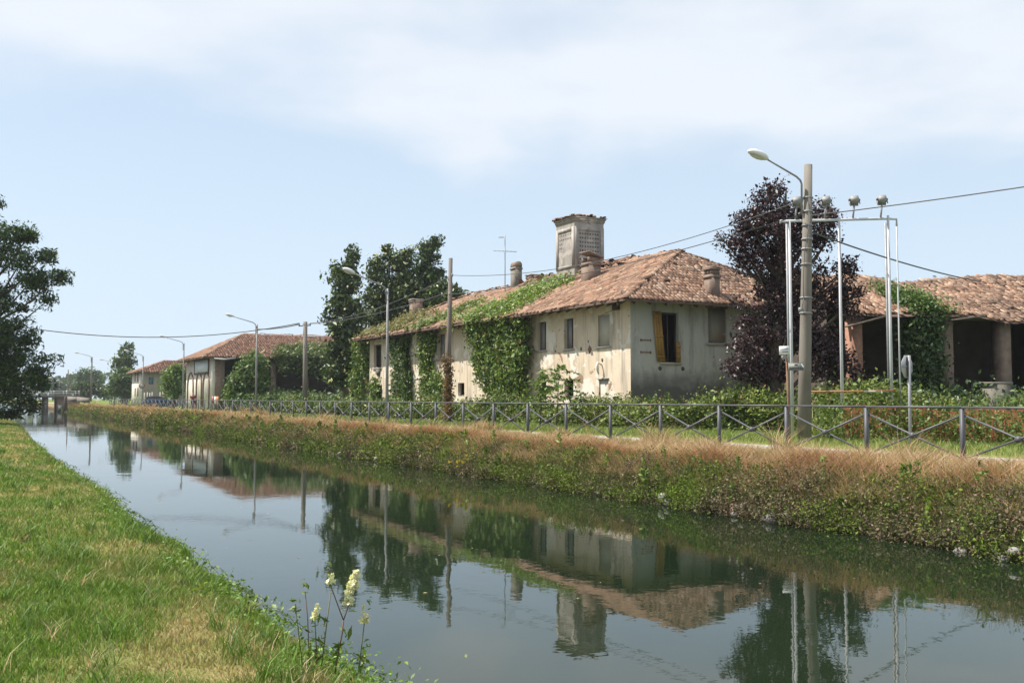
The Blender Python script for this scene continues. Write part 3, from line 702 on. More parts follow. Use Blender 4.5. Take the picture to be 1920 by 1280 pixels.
for e_, f_ in (((TX0, TY0 - .04), 0), ):
    for q in ((0.0, .28, 10.75, 13.45), (TW - .28, TW, 10.75, 13.45), (.28, TW - .28, 13.2, 13.45), (.28, TW - .28, 10.75, 10.95)):
        mb.box((TX0 + q[0], TY0 - .04, q[2]), (TX0 + q[1], TY0 - .002, q[3])); mb.box((TX0 - .04, TY0 + q[0], q[2]), (TX0 - .002, TY0 + q[1], q[3]))
mb.build('raised_border', MAT['plaster_tower'], tw)
mb = MB(); mb.box((TX0 + .2, TY0 + .2, TZ0 + .2), (TX0 + TW - .2, TY0 + TW - .2, TZ1 - .4)); mb.build('inner_wall', MAT['dark_wood'], tw)
mb = MB(); mb.add([(TX0 - .22, TY0 - .22, TZ1 + .003), (TX0 + TW + .22, TY0 - .22, TZ1 + .003), (TX0 + TW + .22, TY0 + TW + .22, TZ1 + .003), (TX0 - .22, TY0 + TW + .22, TZ1 + .003), (TX0 + TW / 2, TY0 + TW / 2, TZ1 + .3)], [(0, 1, 4), (1, 2, 4), (2, 3, 4), (3, 0, 4)])
tr_ = mb.build('tower_roof', MAT['underlay'], tw)
N = 220; px, py = TX0 - .15 + RNG.random(N) * (TW + .3), TY0 - .15 + RNG.random(N) * (TW + .3)
dd = np.maximum(np.abs(px - TX0 - TW / 2), np.abs(py - TY0 - TW / 2))
o_ = scatter('broken_tiles', TILE_V, TILE_F, np.stack([px, py, TZ1 + .03 + .3 * (1 - dd / 1.45)], 1), rand_mats(N, 0.17, up=6.0), TILE_COLS[RNG.integers(0, 4, N)] * .8, MAT['tile'], tw); o_['kind'] = 'stuff'
# TV aerial
p = at(947, 530, 72.5); ant = thing('tv_aerial', (p[0], p[1], roofz(p[0], p[1]) if p[0] < RX else RZ), 'thin rooftop television aerial with two crossbars above the ridge', 'aerial')
q_ = at(947, 440, 72.5)
MB().tube([(p[0], p[1], RZ - 0.9), tuple(q_)], 0.035, 6).build('mast', MAT['galvanised'], ant)
for yp, hw in ((470, 22), (445, 12)):
    c0, c1 = at(947 - hw, yp, 72.5), at(947 + (hw if yp > 450 else 1), yp + (2 if yp > 450 else 0), 72.5)
    b_ = MB().tube([c0, c1], 0.022, 5).build('crossbar', MAT['galvanised'], ant)
    mb = MB()
    for k in range(6 if yp > 450 else 4):
        c = c0 + (c1 - c0) * (k + .5) / 6; mb.tube([c - FWD * .3, c + FWD * .3], 0.012, 4)
    mb.build('element', MAT['galvanised'], b_)

# --- open barn with brick piers at the right edge of the picture
E0, E1 = at(1592, 587, 45.0), at(1975, 592, 47.5)
BA = unit((E1 - E0) * np.array([1, 1, 0])); BL = float(np.linalg.norm((E1 - E0)[:2])) + 4.0
BN = np.array([BA[1], -BA[0], 0])               # outward, towards the camera
if BN @ -FWD < 0: BN = -BN
BZ = float(E0[2]) - 0.05
rb = thing('open_barn', (E0[0], E0[1], VZ), 'open brick barn with sagging tiled roof and ivy at the right edge', 'barn')
def bp(l, k, z): return np.array([E0[0], E0[1], 0]) + BA * l - BN * k + UP * z
BS = unit(-BN + UP * 0.44); BM = 6.6
l0d = BL * 0.44
def bsag(l, m_):
    return (-0.50 * np.exp(-((l - l0d) / 1.6) ** 2) * (m_ / BM) ** 1.5 + 0.12 * np.clip((l - l0d - 1.2) / 2.5, 0, 1) * (m_ / BM) - 0.12 * np.sin(l * 0.8) * (m_ / BM) + 0.08 * (vnoise(l * 0.8, m_ * 0.7, 12) - .5) - 0.25 * np.exp(-((l - 8.6) / 1.2) ** 2) * np.clip(1 - m_ / 2, 0, 1))
mb = MB(); ng = 40
for i in range(ng):
    la, lb = BL * i / ng, BL * (i + 1) / ng
    for j in range(8):
        ma, mc = BM * j / 8, BM * (j + 1) / 8
        P = lambda l, m_: bp(l, 0, BZ) + BS * m_ + UP * (float(bsag(np.array([l]), np.array([m_]))[0]) - .03)
        mb.quad(P(la, ma), P(lb, ma), P(lb, mc), P(la, mc))
    mb.quad(P(la, BM), P(lb, BM), bp(lb, 12.0, BZ), bp(la, 12.0, BZ))
rroof = mb.build('roof', MAT['underlay'], rb)
tile_roof(rroof, bp(0, 0, BZ), BA, BS, BL, BM, lambda l, m_: l > 0, bsag, 300, miss=0.02, jit=0.03)
def pier(l, k, wl_, z1, name='pier', mat='brick_brown'):
    mb = MB(); M_ = Matrix.Translation(Vector(bp(l, k, 0))) @ Euler((0, 0, math.atan2(BA[1], BA[0]))).to_matrix().to_4x4()
    mb.box((-wl_ / 2, -wl_ / 2, 0.5), (wl_ / 2, wl_ / 2, z1), M_)
    return mb.build(name, MAT[mat], rb)
def bl_of(px): 
    d = ray(px, 600); A_ = np.array([[BA[0], -d[0]], [BA[1], -d[1]]]); bb = CAMP[:2] - E0[:2] - (BN * -0.8)[:2]
    return float(np.linalg.solve(A_, bb)[0])
tag(pier(bl_of(1600), 0.8, 0.55, BZ + 0.15, mat='brick_red'), 'red brick corner pier catching the sun')
for px in (1768, 1876): pier(bl_of(px), 0.8, 0.6, BZ + 0.2)
pier(bl_of(1985), 0.8, 0.6, BZ + 0.2)
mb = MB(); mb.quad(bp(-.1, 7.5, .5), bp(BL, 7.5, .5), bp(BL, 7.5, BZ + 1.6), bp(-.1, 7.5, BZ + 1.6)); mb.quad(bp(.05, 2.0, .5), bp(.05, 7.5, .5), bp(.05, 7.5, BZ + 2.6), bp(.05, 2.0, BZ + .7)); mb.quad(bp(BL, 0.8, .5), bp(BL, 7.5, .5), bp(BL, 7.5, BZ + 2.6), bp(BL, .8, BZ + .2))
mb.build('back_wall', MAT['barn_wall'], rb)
MB().bar(bp(-.2, .8, BZ + .02), bp(BL, .8, BZ + .02), .22, .26).build('wall_plate', MAT['dark_wood'], rb)
MB().bar(at(1588, 612, 45.2), at(1668, 590, 45.6), .35, .08).build('fallen_board', MAT['old_wood'], rb)
MB().bar(at(1784, 600, 45.9), at(1846, 592, 46.3), .4, .07).build('fallen_board', MAT['old_wood'], rb)
mb = MB(); c = at(1868, 716, 44.5); mb.box((c[0] - .55, c[1] - .3, VZ), (c[0] + .55, c[1] + .3, c[2] - .10)); mb.box((c[0] - .65, c[1] - .36, c[2] - .098), (c[0] + .65, c[1] + .36, c[2]))
mb = mb.build('concrete_trough', MAT['concrete']); tag(mb, 'grey concrete trough in front of the open barn', 'trough')

# --- tiled barn with the arched white wall, farther along the canal
QX = 24.3
q0, q1 = on_x(397, 668, QX), on_x(350, 668, QX)
QY0, QY1, QZ = float(q0[1]), float(q1[1]), float(q0[2]) - 0.1
QL = 24.0
barn = thing('tiled_barn', (QX, QY0, VZ), 'tiled barn with a white arched canal wall and open shaded side', 'barn')
MB().box((QX, QY0, .5), (QX + .4, QY1, QZ + .3)).build('wall', MAT['plaster_white'], barn)['label'] = 'white plastered canal wall with blind arches'
mb = MB(); mb.box((QX + .402, QY0, .5), (QX + 1.5, QY0 + .4, QZ + .3)); mb.build('wall', MAT['brick_brown'], barn)
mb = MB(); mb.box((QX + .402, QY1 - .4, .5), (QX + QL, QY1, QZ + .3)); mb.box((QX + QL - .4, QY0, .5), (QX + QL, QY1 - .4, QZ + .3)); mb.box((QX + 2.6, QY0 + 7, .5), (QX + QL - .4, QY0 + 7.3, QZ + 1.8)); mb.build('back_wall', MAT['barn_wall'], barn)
for k in range(5): MB().box((QX + 7 + k * 4.0, QY0, .5), (QX + 7.6 + k * 4.0, QY0 + .5, QZ + .2)).build('pier', MAT['brick_brown'], barn)
MB().box((QX + 2.6, QY0 + .1, QZ - .1), (QX + QL - .4, QY0 + .4, QZ + .2)).build('lintel_beam', MAT['dark_wood'], barn)
def arch(c_px, w_px, y_top):
    a_, b_ = on_x(c_px - w_px / 2, 700, QX)[1], on_x(c_px + w_px / 2, 700, QX)[1]
    yc, hw = (a_ + b_) / 2, abs(a_ - b_) / 2; zt = on_x(c_px, y_top, QX)[2]; zs = zt - hw * 0.95
    pts = [(QX - .04, yc - hw, VZ + .05), (QX - .04, yc - hw, zs)] + [(QX - .04, yc - hw * math.cos(math.pi * k / 10), zs + (zt - zs) * math.sin(math.pi * k / 10)) for k in range(1, 10)] + [(QX - .04, yc + hw, zs), (QX - .04, yc + hw, VZ + .05)]
    mb = MB(); mb.tube(pts, .14, 4); mb.build('blind_arch', MAT['brick_brown'], barn)
arch(358.5, 10.5, 699); arch(374.5, 9.5, 698); arch(388, 11, 697)
a_, b_ = on_x(367, 677, QX), on_x(392, 697, QX)
sg_ = MB().box((QX - .12, b_[1], b_[2]), (QX - .03, a_[1], a_[2] - .1)).build('sign_panel', MAT['sign_pale'], barn); sg_['label'] = 'blank white sign panel fixed above the arches'
for y0_, y1_, zz0, zz1 in ((b_[1] - .2, a_[1] + .2, b_[2] - .2, b_[2] - .004), (b_[1] - .2, a_[1] + .2, a_[2] - .096, a_[2] + .06), (b_[1] - .2, b_[1] - .004, b_[2], a_[2] - .1), (a_[1] + .004, a_[1] + .2, b_[2], a_[2] - .1)): MB().box((QX - .17, y0_, zz0), (QX - .02, y1_, zz1)).build('frame', MAT['dark_wood'], sg_)
qe = 1.2; QRZ = 10.3; qym = (QY0 + QY1) / 2
qroof = hip_roof('roof', barn, QX - qe, QX + QL + qe, QY0 - qe, QY1 + qe, QZ, QRZ, QX + 5.5, QX + QL - 6, qym, qym)
LQ = QL + 2 * qe; MQ = math.hypot(qym - QY0 + qe, QRZ - QZ); sQ = unit((0, qym - QY0 + qe, QRZ - QZ))
tile_roof(qroof, (QX - qe, QY0 - qe, QZ), (1, 0, 0), sQ, LQ, MQ, lambda l, m_: (l > m_ / MQ * (5.5 + qe)) & (LQ - l > m_ / MQ * (6 + qe)), None, 0, .30, .42, tint=(.62, .52, .50))
MQ2 = math.hypot(5.5 + qe, QRZ - QZ); LQ2 = QY1 - QY0 + 2 * qe; hl = LQ2 / 2
tile_roof(qroof, (QX - qe, QY1 + qe, QZ), (0, -1, 0), unit((5.5 + qe, 0, QRZ - QZ)), LQ2, MQ2, lambda l, m_: (l > m_ / MQ2 * hl) & (LQ2 - l > m_ / MQ2 * hl), None, 0, .30, .42, tint=(.8, .72, .68))
ridge_row(qroof, (QX + 5.5, qym, QRZ), (QX + QL - 6, qym, QRZ), .5, .4); ridge_row(qroof, (QX - qe, QY0 - qe, QZ), (QX + 5.5, qym, QRZ), .5, .4)
c0, c1 = at(402, 672, 112), at(442, 671, 112)
MB().tube([c0, (c0 + c1) / 2 - UP * .12, c1], .10, 6).build('gutter_pipe', MAT['galvanised'], barn)

# --- the white-ended house farthest along the towpath
ZX = 24.4
z0_, z1_ = on_x(262, 698, ZX), on_x(250, 698, ZX)
ZY0, ZY1, ZZ = float(z0_[1]), float(z1_[1]) + 1.5, float(z0_[2])
fh = thing('far_house', (ZX, ZY0, VZ), 'small far house with white canal wall and blue shuttered window', 'house')
MB().box((ZX, ZY0, .5), (ZX + .4, ZY1, ZZ + .3)).build('wall', MAT['plaster_white'], fh)
fw_ = MB(); fo = on_y(279, 707, ZY0); f1 = on_y(287.5, 720, ZY0)
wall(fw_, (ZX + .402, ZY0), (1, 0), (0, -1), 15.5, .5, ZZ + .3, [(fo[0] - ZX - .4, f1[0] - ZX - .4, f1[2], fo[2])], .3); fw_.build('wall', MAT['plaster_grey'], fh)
mb = MB(); mb.box((fo[0], ZY0 + .08, f1[2]), (f1[0], ZY0 + .2, fo[2])); mb.build('shutter', MAT['blue_shutter'], fh)
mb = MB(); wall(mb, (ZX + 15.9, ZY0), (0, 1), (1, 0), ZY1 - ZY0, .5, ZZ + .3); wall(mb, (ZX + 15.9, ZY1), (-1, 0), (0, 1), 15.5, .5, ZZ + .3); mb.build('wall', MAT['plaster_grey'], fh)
for yp in (708, 735):
    for px in (253.5, 258.5):
        c = on_x(px, yp, ZX); MB().box((ZX - .03, c[1] - .5, c[2] - .7), (ZX - .004, c[1] + .5, c[2] + .7)).build('window', MAT['glass_pane'], fh)
zr = hip_roof('roof', fh, ZX - .9, ZX + 16.8, ZY0 - .9, ZY1 + .9, ZZ, ZZ + 2.3, ZX + 5, ZX + 12, (ZY0 + ZY1) / 2, (ZY0 + ZY1) / 2)
zm = (ZY1 - ZY0) / 2 + .9; MZ = math.hypot(zm, 2.3); LZ = 17.7
tile_roof(zr, (ZX - .9, ZY0 - .9, ZZ), (1, 0, 0), unit((0, zm, 2.3)), LZ, MZ, lambda l, m_: (l > m_ / MZ * 5.9) & (LZ - l > m_ / MZ * 4.8), None, 0, .4, .5, tint=(.62, .5, .48))
M2 = math.hypot(5.9, 2.3)
tile_roof(zr, (ZX - .9, ZY1 + .9, ZZ), (0, -1, 0), unit((5.9, 0, 2.3)), 2 * zm, M2, lambda l, m_: (l > m_ / M2 * zm) & (2 * zm - l > m_ / M2 * zm), None, 0, .4, .5, tint=(.8, .7, .66))

# ---------------------------------------------------------------- towpath railing
def me_of(mb, name, mat, smooth=False): return raw_mesh(name, np.array(mb.v), [i for f in mb.f for i in f], [len(f) for f in mb.f], MAT[mat], None, smooth)
RH = 1.28
def fence_pts():
    pts = [(float(fence_x(15.74)), 15.74)]
    for sgn, cnt in ((1, 54), (-1, 5)):
        x, y = float(fence_x(15.74)), 15.74
        for k in range(cnt):
            dx = (fence_x(y + sgn * 2.75) - fence_x(y)) / 2.75; y += sgn * 2.75 / math.hypot(1, float(dx)); x = float(fence_x(y))
            pts.append((x, y)) if sgn > 0 else pts.insert(0, (x, y))
    return pts
FP = fence_pts()
rail = thing('railing', (FP[0][0], FP[0][1], PZ), 'long grey metal railing with cross braces along the towpath', 'railing')
post_me = me_of(MB().box((-.042, -.042, -.25), (.042, .042, RH)), 'post', 'fence_paint')
hub_me = me_of(MB().prism([(.08 * math.cos(k * math.pi / 3), .08 * math.sin(k * math.pi / 3)) for k in range(6)], (-.045, 0, 0), (0, 1, 0), (0, 0, 1), (1, 0, 0), .09), 'brace_hub', 'fence_paint')
for i, (x, y) in enumerate(FP):
    jz = 0.012 * math.sin(i * 1.7)
    ang = math.atan2(FP[min(i + 1, len(FP) - 1)][1] - FP[max(i - 1, 0)][1], FP[min(i + 1, len(FP) - 1)][0] - FP[max(i - 1, 0)][0]) - math.pi / 2
    inst('post', post_me, rail, (x, y, PZ + jz), (R.gauss(0, .006), R.gauss(0, .006), ang))
    if i + 1 < len(FP):
        x1, y1 = FP[i + 1]; d = unit((x1 - x, y1 - y, 0))
        a_, b_ = np.array([x, y, PZ]) + d * .052, np.array([x1, y1, PZ]) - d * .052
        MB().bar(np.array([x, y, PZ + RH + .027]), np.array([x1, y1, PZ + RH + .027]) - d * .004, .08, .05).build('top_rail', MAT['fence_paint'], rail)
        MB().bar(a_ + UP * (RH - .17), b_ + UP * .10, .028, .042).build('brace', MAT['fence_paint'], rail)
        sd = np.array([d[1], -d[0], 0]) * .037
        MB().bar(a_ + UP * .10 + sd, b_ + UP * (RH - .17) + sd, .028, .042).build('brace', MAT['fence_paint'], rail)
        m_ = (a_ + b_) / 2; inst('brace_hub', hub_me, rail, (m_[0], m_[1], PZ + (RH - .07) / 2), (0, 0, ang))

# ---------------------------------------------------------------- lamp posts and poles
LEFTV = np.array([-1.0, 0, 0])
def lamp(px, top_y, D, r0, r1, arm, rise, label, mat='lamp_grey', head=1.0, z_base=VZ):
    tp = at(px, top_y, D)
    t_ = thing('street_lamp', (tp[0], tp[1], z_base), label, 'street lamp', 'street lamps along the towpath')
    MB().tube([(tp[0], tp[1], z_base - .3), (tp[0], tp[1], (z_base + tp[2]) / 2), tuple(tp)], [r0, (r0 + r1) / 2, r1], 10).build('mast', MAT[mat], t_, True)
    b0 = tp - UP * .9 + LEFTV * (r1 + .03)
    pts = [b0, b0 + UP * .75, b0 + UP * .95 + LEFTV * .10, b0 + UP * 1.08 + LEFTV * .32, b0 + UP * (1.08 + rise) + LEFTV * arm]
    a_ = MB().tube(pts, .04, 6).build('arm', MAT['galvanised'], t_, True)
    e = pts[-1]; d = unit(pts[-1] - pts[-2])
    hp = [e, e + d * .12, e + d * .35, e + d * .6, e + d * .78, e + d * .84]; hr = [.06, .12, .17, .16, .10, .02]
    mb = MB(); n = 10; sd = np.array([0, 1.0, 0]); un = np.cross(d, sd); un = un if un[2] > 0 else -un
    vs, fs = [], []
    for p_, r_ in zip(hp, hr):
        for k in range(n):
            an = 2 * math.pi * k / n; q = math.sin(an)
            vs.append(p_ * 1 + (sd * math.cos(an) * r_ * 1.0 + un * (q * r_ * (.85 if q > 0 else .45))) * head)
    for i in range(len(hp) - 1):
        for k in range(n): fs.append((i * n + k, i * n + (k + 1) % n, (i + 1) * n + (k + 1) % n, (i + 1) * n + k))
    fs += [tuple(range(n - 1, -1, -1)), tuple((len(hp) - 1) * n + k for k in range(n))]
    mb.add(vs, fs); hd = mb.build('lamp_head', MAT['lamp_white'], t_, True)
    mb = MB(); c = e + d * .45 - un * .07 * head
    mb.add([c + d * .28 * math.cos(k * .785) + sd * .12 * head * math.sin(k * .785) - un * .03 for k in range(8)] + [c - un * .075 * head], [(k, (k + 1) % 8, 8) for k in range(8)])
    mb.build('lens', MAT['lamp_lens'], hd)
    for z_ in (-.25, -.7): MB().tube([tuple(tp + UP * (z_ - .03)), tuple(tp + UP * (z_ + .03))], r1 + .022, 10).build('clamp', MAT['galvanised'], t_)
    return t_, tp
lamp(727, 541, 62, .11, .07, 2.05, .62, 'slim grey lamp post in front of the farmhouse vines, nearest of the slim lamps', head=1.25)
lamp(482, 608, 92, .11, .07, 2.0, .45, 'slim grey lamp post in front of the barn\'s vine covered side')
lamp(345, 643, 123, .11, .07, 2.0, .45, 'slim grey lamp post beside the left end of the arched white barn wall')
lamp(269, 667, 156, .11, .07, 2.0, .45, 'slim grey lamp post against the far house with the round road sign beside it')
lamp(216.5, 681, 190, .12, .08, 2.0, .4, 'slim grey lamp post among the far trees left of the far house')
lamp(172.5, 669, 172, .16, .11, 1.9, .4, 'pale lamp post standing on the bend near the far bridge', 'concrete', z_base=1.9)
# the thick concrete pole with its own lamp, in front
tp, bp_ = at(1515.5, 309, 33.4), at(1507, 825, 33.4)
big = thing('concrete_lamp_pole', (bp_[0], bp_[1], VZ - .1), 'thick round concrete pole with a long lamp arm, nearest on the right', 'lamp post', 'street lamps along the towpath')
ax = np.array(tp) - np.array([bp_[0], bp_[1], VZ - .1]); b0 = np.array([bp_[0], bp_[1], VZ - .1])
pt_ = lambda f: b0 + ax * f
MB().tube([b0 - UP * .3, pt_(.3), pt_(.6), pt_(1.0)], [.235, .205, .175, .135], 20).build('pole', MAT['concrete'], big, True)
a0 = at(1503, 378, 33.4)
pts = [at(1503.5, 402, 33.35), at(1503, 345, 33.3), at(1500.5, 338, 33.25), at(1493, 331, 33.1), at(1437, 298, 32.6)]
MB().tube(pts, [.035, .035, .035, .035, .03], 8).build('arm', MAT['galvanised'], big, True)
e = pts[-1]; d = unit(at(1398, 281, 32.3) - e); sd = unit(np.cross(d, UP)); un = np.cross(sd, d)
vs, fs = [], []; n = 14
prof = [(-.06, .05), (0, .11), (.12, .165), (.3, .19), (.5, .175), (.66, .12), (.74, .05)]
for f_, r_ in prof:
    for k in range(n):
        an = 2 * math.pi * k / n; q = math.sin(an); vs.append(e + d * f_ + sd * math.cos(an) * r_ + un * (q * r_ * (.9 if q > 0 else .45)))
for i in range(len(prof) - 1):
    for k in range(n): fs.append((i * n + k, i * n + (k + 1) % n, (i + 1) * n + (k + 1) % n, (i + 1) * n + k))
fs += [tuple(range(n - 1, -1, -1)), tuple((len(prof) - 1) * n + k for k in range(n))]
hd = MB().add(vs, fs).build('lamp_head', MAT['lamp_white'], big, True)
c = e + d * .36 - un * .085
MB().add([c + d * .27 * math.cos(k * .628) + sd * .13 * math.sin(k * .628) for k in range(10)] + [c - un * .07], [(k, (k + 1) % 10, 10) for k in range(10)]).build('lens', MAT['lamp_lens'], hd, True)
for f_ in (.78, .83, .88, .73, .695, .64, .52, .465): MB().tube([pt_(f_ - .0025), pt_(f_ + .0025)], .16 + .08 * (1 - f_) + .012, 16).build('steel_band', MAT['galvanised'], big)
mb = MB(); fx = lambda px, py: at(px, py, 33.15)
mb.tube([fx(1519, 404), fx(1516, 430), fx(1509, 470), fx(1506, 520), fx(1507, 560)], .012, 5); mb.tube([fx(1508, 555), fx(1504, 575), fx(1509, 590), fx(1514, 578), fx(1510, 560)], .014, 5); mb.build('cable_loop', MAT['wire'], big)
mb = MB(); c = fx(1501, 581); mb.tube([c - UP * .06, c + UP * .08], .07, 8); mb.build('insulator', MAT['lamp_grey'], big)
# plain poles
def pole(px0, y0, px1, y1, D, r0, r1, mat, label, name='utility_pole', zb=VZ):
    a_, b_ = at(px1, y1, D), at(px0, y0, D); a_[2] = zb
    t_ = thing(name, a_, label, 'utility pole', 'plain utility poles')
    MB().tube([a_ - UP * .3, (a_ + b_) / 2, b_], [r0, (r0 + r1) / 2, r1], 10).build('pole', MAT[mat], t_, True)
    return t_, b_
wp, wtop = pole(845, 484, 839, 790, 55, .17, .11, 'pole_wood', 'tall wooden pole leaning slightly, its foot wrapped in brown creeper, before the farmhouse')
MB().bar(at(827, 553, 55), at(846, 549, 55), .06, .06).build('crossarm', MAT['pole_wood'], wp)
for px_, py_ in ((848, 516), (829, 552), (843, 551)):
    c = at(px_, py_, 54.8); MB().tube([c - UP * .08, c, c + UP * .1], [.03, .06, .04], 8).build('insulator', MAT['lamp_grey'], wp)
cp, ctop = pole(572.5, 603, 572, 790, 82, .23, .17, 'concrete', 'stout grey concrete pole carrying the wires beside the barn vines')
MB().bar(ctop - UP * .35 - RIGHT * .55, ctop - UP * .30 + RIGHT * .45, .08, .08).build('crossarm', MAT['dark_wood'], cp)
for k in (-.5, -.15, .4):
    c = ctop - UP * .2 + RIGHT * k; MB().tube([c - UP * .1, c + UP * .1], .055, 8).build('insulator', MAT['lamp_grey'], cp)
pole(128, 693, 128, 745, 210, .14, .10, 'pole_wood', 'thin far pole just left of the pale lamp by the bridge')
pole(111.5, 710, 111.5, 745, 280, .14, .10, 'pole_wood', 'faintest far pole beyond the bridge, leftmost of the poles')

# ---------------------------------------------------------------- overhead cables
def wire(a_, b_, sag, r_, label, n=24):
    a_, b_ = np.array(a_), np.array(b_)
    pts = [a_ + (b_ - a_) * (k / n) - UP * (4 * sag * (k / n) * (1 - k / n)) for k in range(n + 1)]
    return tag(MB().tube(pts, r_, 5).build('overhead_cable', MAT['wire']), label, 'cable', 'overhead cables')
pb = lambda y, x=1507: at(x, y, 33.2)
wire(pb(380, 1490), at(849, 516, 54.8), 0.75, .016, 'upper cable from the concrete lamp pole to the wooden pole')
wire(pb(402, 1504), at(843, 552, 54.8), 0.42, .018, 'lower cable from the concrete lamp pole to the wooden pole')
wire(at(841, 520, 54.8), ctop - UP * .12 + RIGHT * .4, .5, .022, 'upper cable from the wooden pole to the grey concrete pole')
wire(at(829, 552, 54.8), ctop - UP * .2 - RIGHT * .15, .35, .024, 'lower cable from the wooden pole to the grey concrete pole')
wire(ctop - UP * .12 - RIGHT * .5, at(40, 613, 74), .95, .034, 'thick cable from the grey concrete pole across the canal to the left tree')
wa, wb_e = at(1521, 404, 33.2), at(2050, 288, 27)
wire(wa, wa + (wb_e - wa) * 4.5, .9, .020, 'cable rising from the concrete lamp pole to the right edge')
wire(at(1524, 436, 33.3), at(1838, 528, 47), .15, .030, 'dark cable dropping from the concrete lamp pole to the open barn roof')
wire(ctop - UP * .2 - RIGHT * .5, at(482, 617, 92), .12, .05, 'short creeper-hung cable from the concrete pole to the lamp before the barn', 8)

# ---------------------------------------------------------------- white floodlight frame
fr = thing('floodlight_frame', (*at(1573, 770, 36)[:2], VZ), 'white tubular frame of tall posts carrying floodlights beside the purple tree', 'frame')
FD = {1480: 36.0, 1573: 36.6, 1665: 37.2, 1681: 37.4}
for px, yt, yb, r_ in ((1480, 413, 730, .062), (1573, 408, 800, .062), (1665, 404, 790, .062), (1681, 410, 800, .032)):
    a_ = at(px, yt, FD[px]); b_ = a_.copy(); b_[2] = VZ - .2
    MB().tube([b_, (a_ + b_) / 2, a_], [r_, r_ * .9, r_ * .75], 10).build('post', MAT['white_paint'], fr, True)
for px, yt, D_ in ((1475, 420, 37.6), (1660, 418, 38.8)):
    a_ = at(px, yt, D_); b_ = a_.copy(); b_[2] = VZ - .2
    MB().tube([b_, a_], .045, 8).build('rear_post', MAT['galvanised'], fr, True)
t0, t1, t2 = at(1463, 415, 35.9), at(1660, 410, 37.2), at(1681, 411, 37.4)
MB().tube([t0 - UP * .08, t0, t1, t2, t2 - UP * .25], [.04, .05, .05, .04, .04], 8).build('top_rail', MAT['white_paint'], fr, True)
MB().tube([at(1520, 734, 35.6), at(1600, 733.5, 36.3), at(1686, 732, 37.2)], .035, 6).build('low_bar', MAT['orange'], fr, True)
for a_, b_ in ((1545, 1570), (1620, 1668)):
    MB().tube([at(a_, 733.8, 35.85 + (a_ - 1545) / 120), at(b_, 733.3, 36.05 + (b_ - 1570) / 100)], .038, 6).build('white_band', MAT['white_paint'], fr, True)
for px, top in ((1493, 413), (1548, 412), (1601, 411), (1653, 410)):
    D_ = 36.0 + (px - 1480) / 185 * 1.2
    b_ = at(px - 2, top, D_); a_ = at(px + 1, top - 30, D_)
    arm = MB().tube([b_, a_], .035, 6).build('floodlight_arm', MAT['lamp_grey'], fr)
    c = a_ + UP * .12
    M_ = Matrix.Translation(Vector(c)) @ Euler((math.radians(35), 0, math.radians(-28 + 180))).to_matrix().to_4x4()
    mb = MB(); mb.box((-.14, -.11, -.13), (.14, .11, .13), M_); mb.box((-.155, -.16, -.15), (.155, -.112, .15), M_)
    bx_ = mb.build('floodlight', MAT['lamp_grey'], fr)
    mb = MB(); mb.box((-.13, -.166, -.12), (.13, -.161, .12), M_); mb.build('glass', MAT['lamp_lens'], bx_)
    mb = MB()
    for s_ in (-1, 1): mb.bar(tuple(M_ @ Vector((s_ * .17, 0, -.2))), tuple(M_ @ Vector((s_ * .17, 0, .06))), .02, .04); mb.tube([tuple(M_ @ Vector((s_ * .15, 0, .0))), tuple(M_ @ Vector((s_ * .21, 0, .0)))], .045, 6)
    mb.build('bracket', MAT['print_dark'], bx_)

# ---------------------------------------------------------------- signs
D_ = 32.6
sp = thing('rusty_sign_post', (*at(1481, 826, D_)[:2], VZ), 'leaning rusty post with small white notice and grey arrow board beside concrete pole', 'sign')
MB().bar(np.array([*at(1481, 826, D_)[:2], VZ - .2]), at(1475, 668, D_), .06, .06).build('post', MAT['rust'], sp)
def board(px0, py0, px1, py1, D0, D1, tilt, mat, name, parent):
    a_, b_, c_, d_ = at(px0, py1 + tilt, D0), at(px1, py1, D1), at(px1, py0, D1), at(px0, py0 + tilt, D0)
    n_ = unit(np.cross(b_ - a_, d_ - a_)); n_ = n_ if n_ @ (CAMP - a_) > 0 else -n_
    o_ = MB().add([a_, b_, c_, d_] + [q - n_ * .02 for q in (a_, b_, c_, d_)], [(0, 1, 2, 3), (7, 6, 5, 4), (0, 4, 5, 1), (1, 5, 6, 2), (2, 6, 7, 3), (3, 7, 4, 0)]).build(name, MAT[mat], parent)
    P = lambda u, v: a_ + (b_ - a_) * u + (d_ - a_) * v + n_ * .004
    return o_, P
wb_, P = board(1461.5, 648, 1480, 664, D_ - .15, D_ - .05, 1, 'sign_white', 'notice_board', sp)
mb = MB()
for v0, v1, u0, u1 in ((.56, .66, .08, .93), (.26, .38, .25, .90)):
    u = u0
    while u < u1 - .03:
        w_ = R.uniform(.04, .085); mb.quad(P(u, v0), P(min(u + w_, u1), v0), P(min(u + w_, u1), v1), P(u, v1)); u += w_ + .022
mb.build('lettering', MAT['print_dark'], wb_)
MB().bar(at(1466, 671, D_ - .06), at(1475, 668, D_ - .06), .05, .14).build('clip', MAT['lamp_grey'], sp)
gb, P = board(1478, 680, 1508.5, 694.5, D_ - .2, D_ - .35, 0, 'sign_green', 'arrow_board', sp)
mb = MB(); u = .07
while u < .9:
    w_ = R.uniform(.05, .10); mb.quad(P(u, .14), P(u + w_, .14), P(u + w_, .46 + R.uniform(-.05, .08)), P(u, .44)); u += w_ + .02
for q in ((.02, .0, .98, .05), (.02, .94, .98, .99)): mb.quad(P(q[0], q[1]), P(q[2], q[1]), P(q[2], q[3]), P(q[0], q[3]))
mb.quad(P(.35, .66), P(.62, .66), P(.55, .84), P(.40, .80)); mb.build('lettering', MAT['print_dark'], gb)
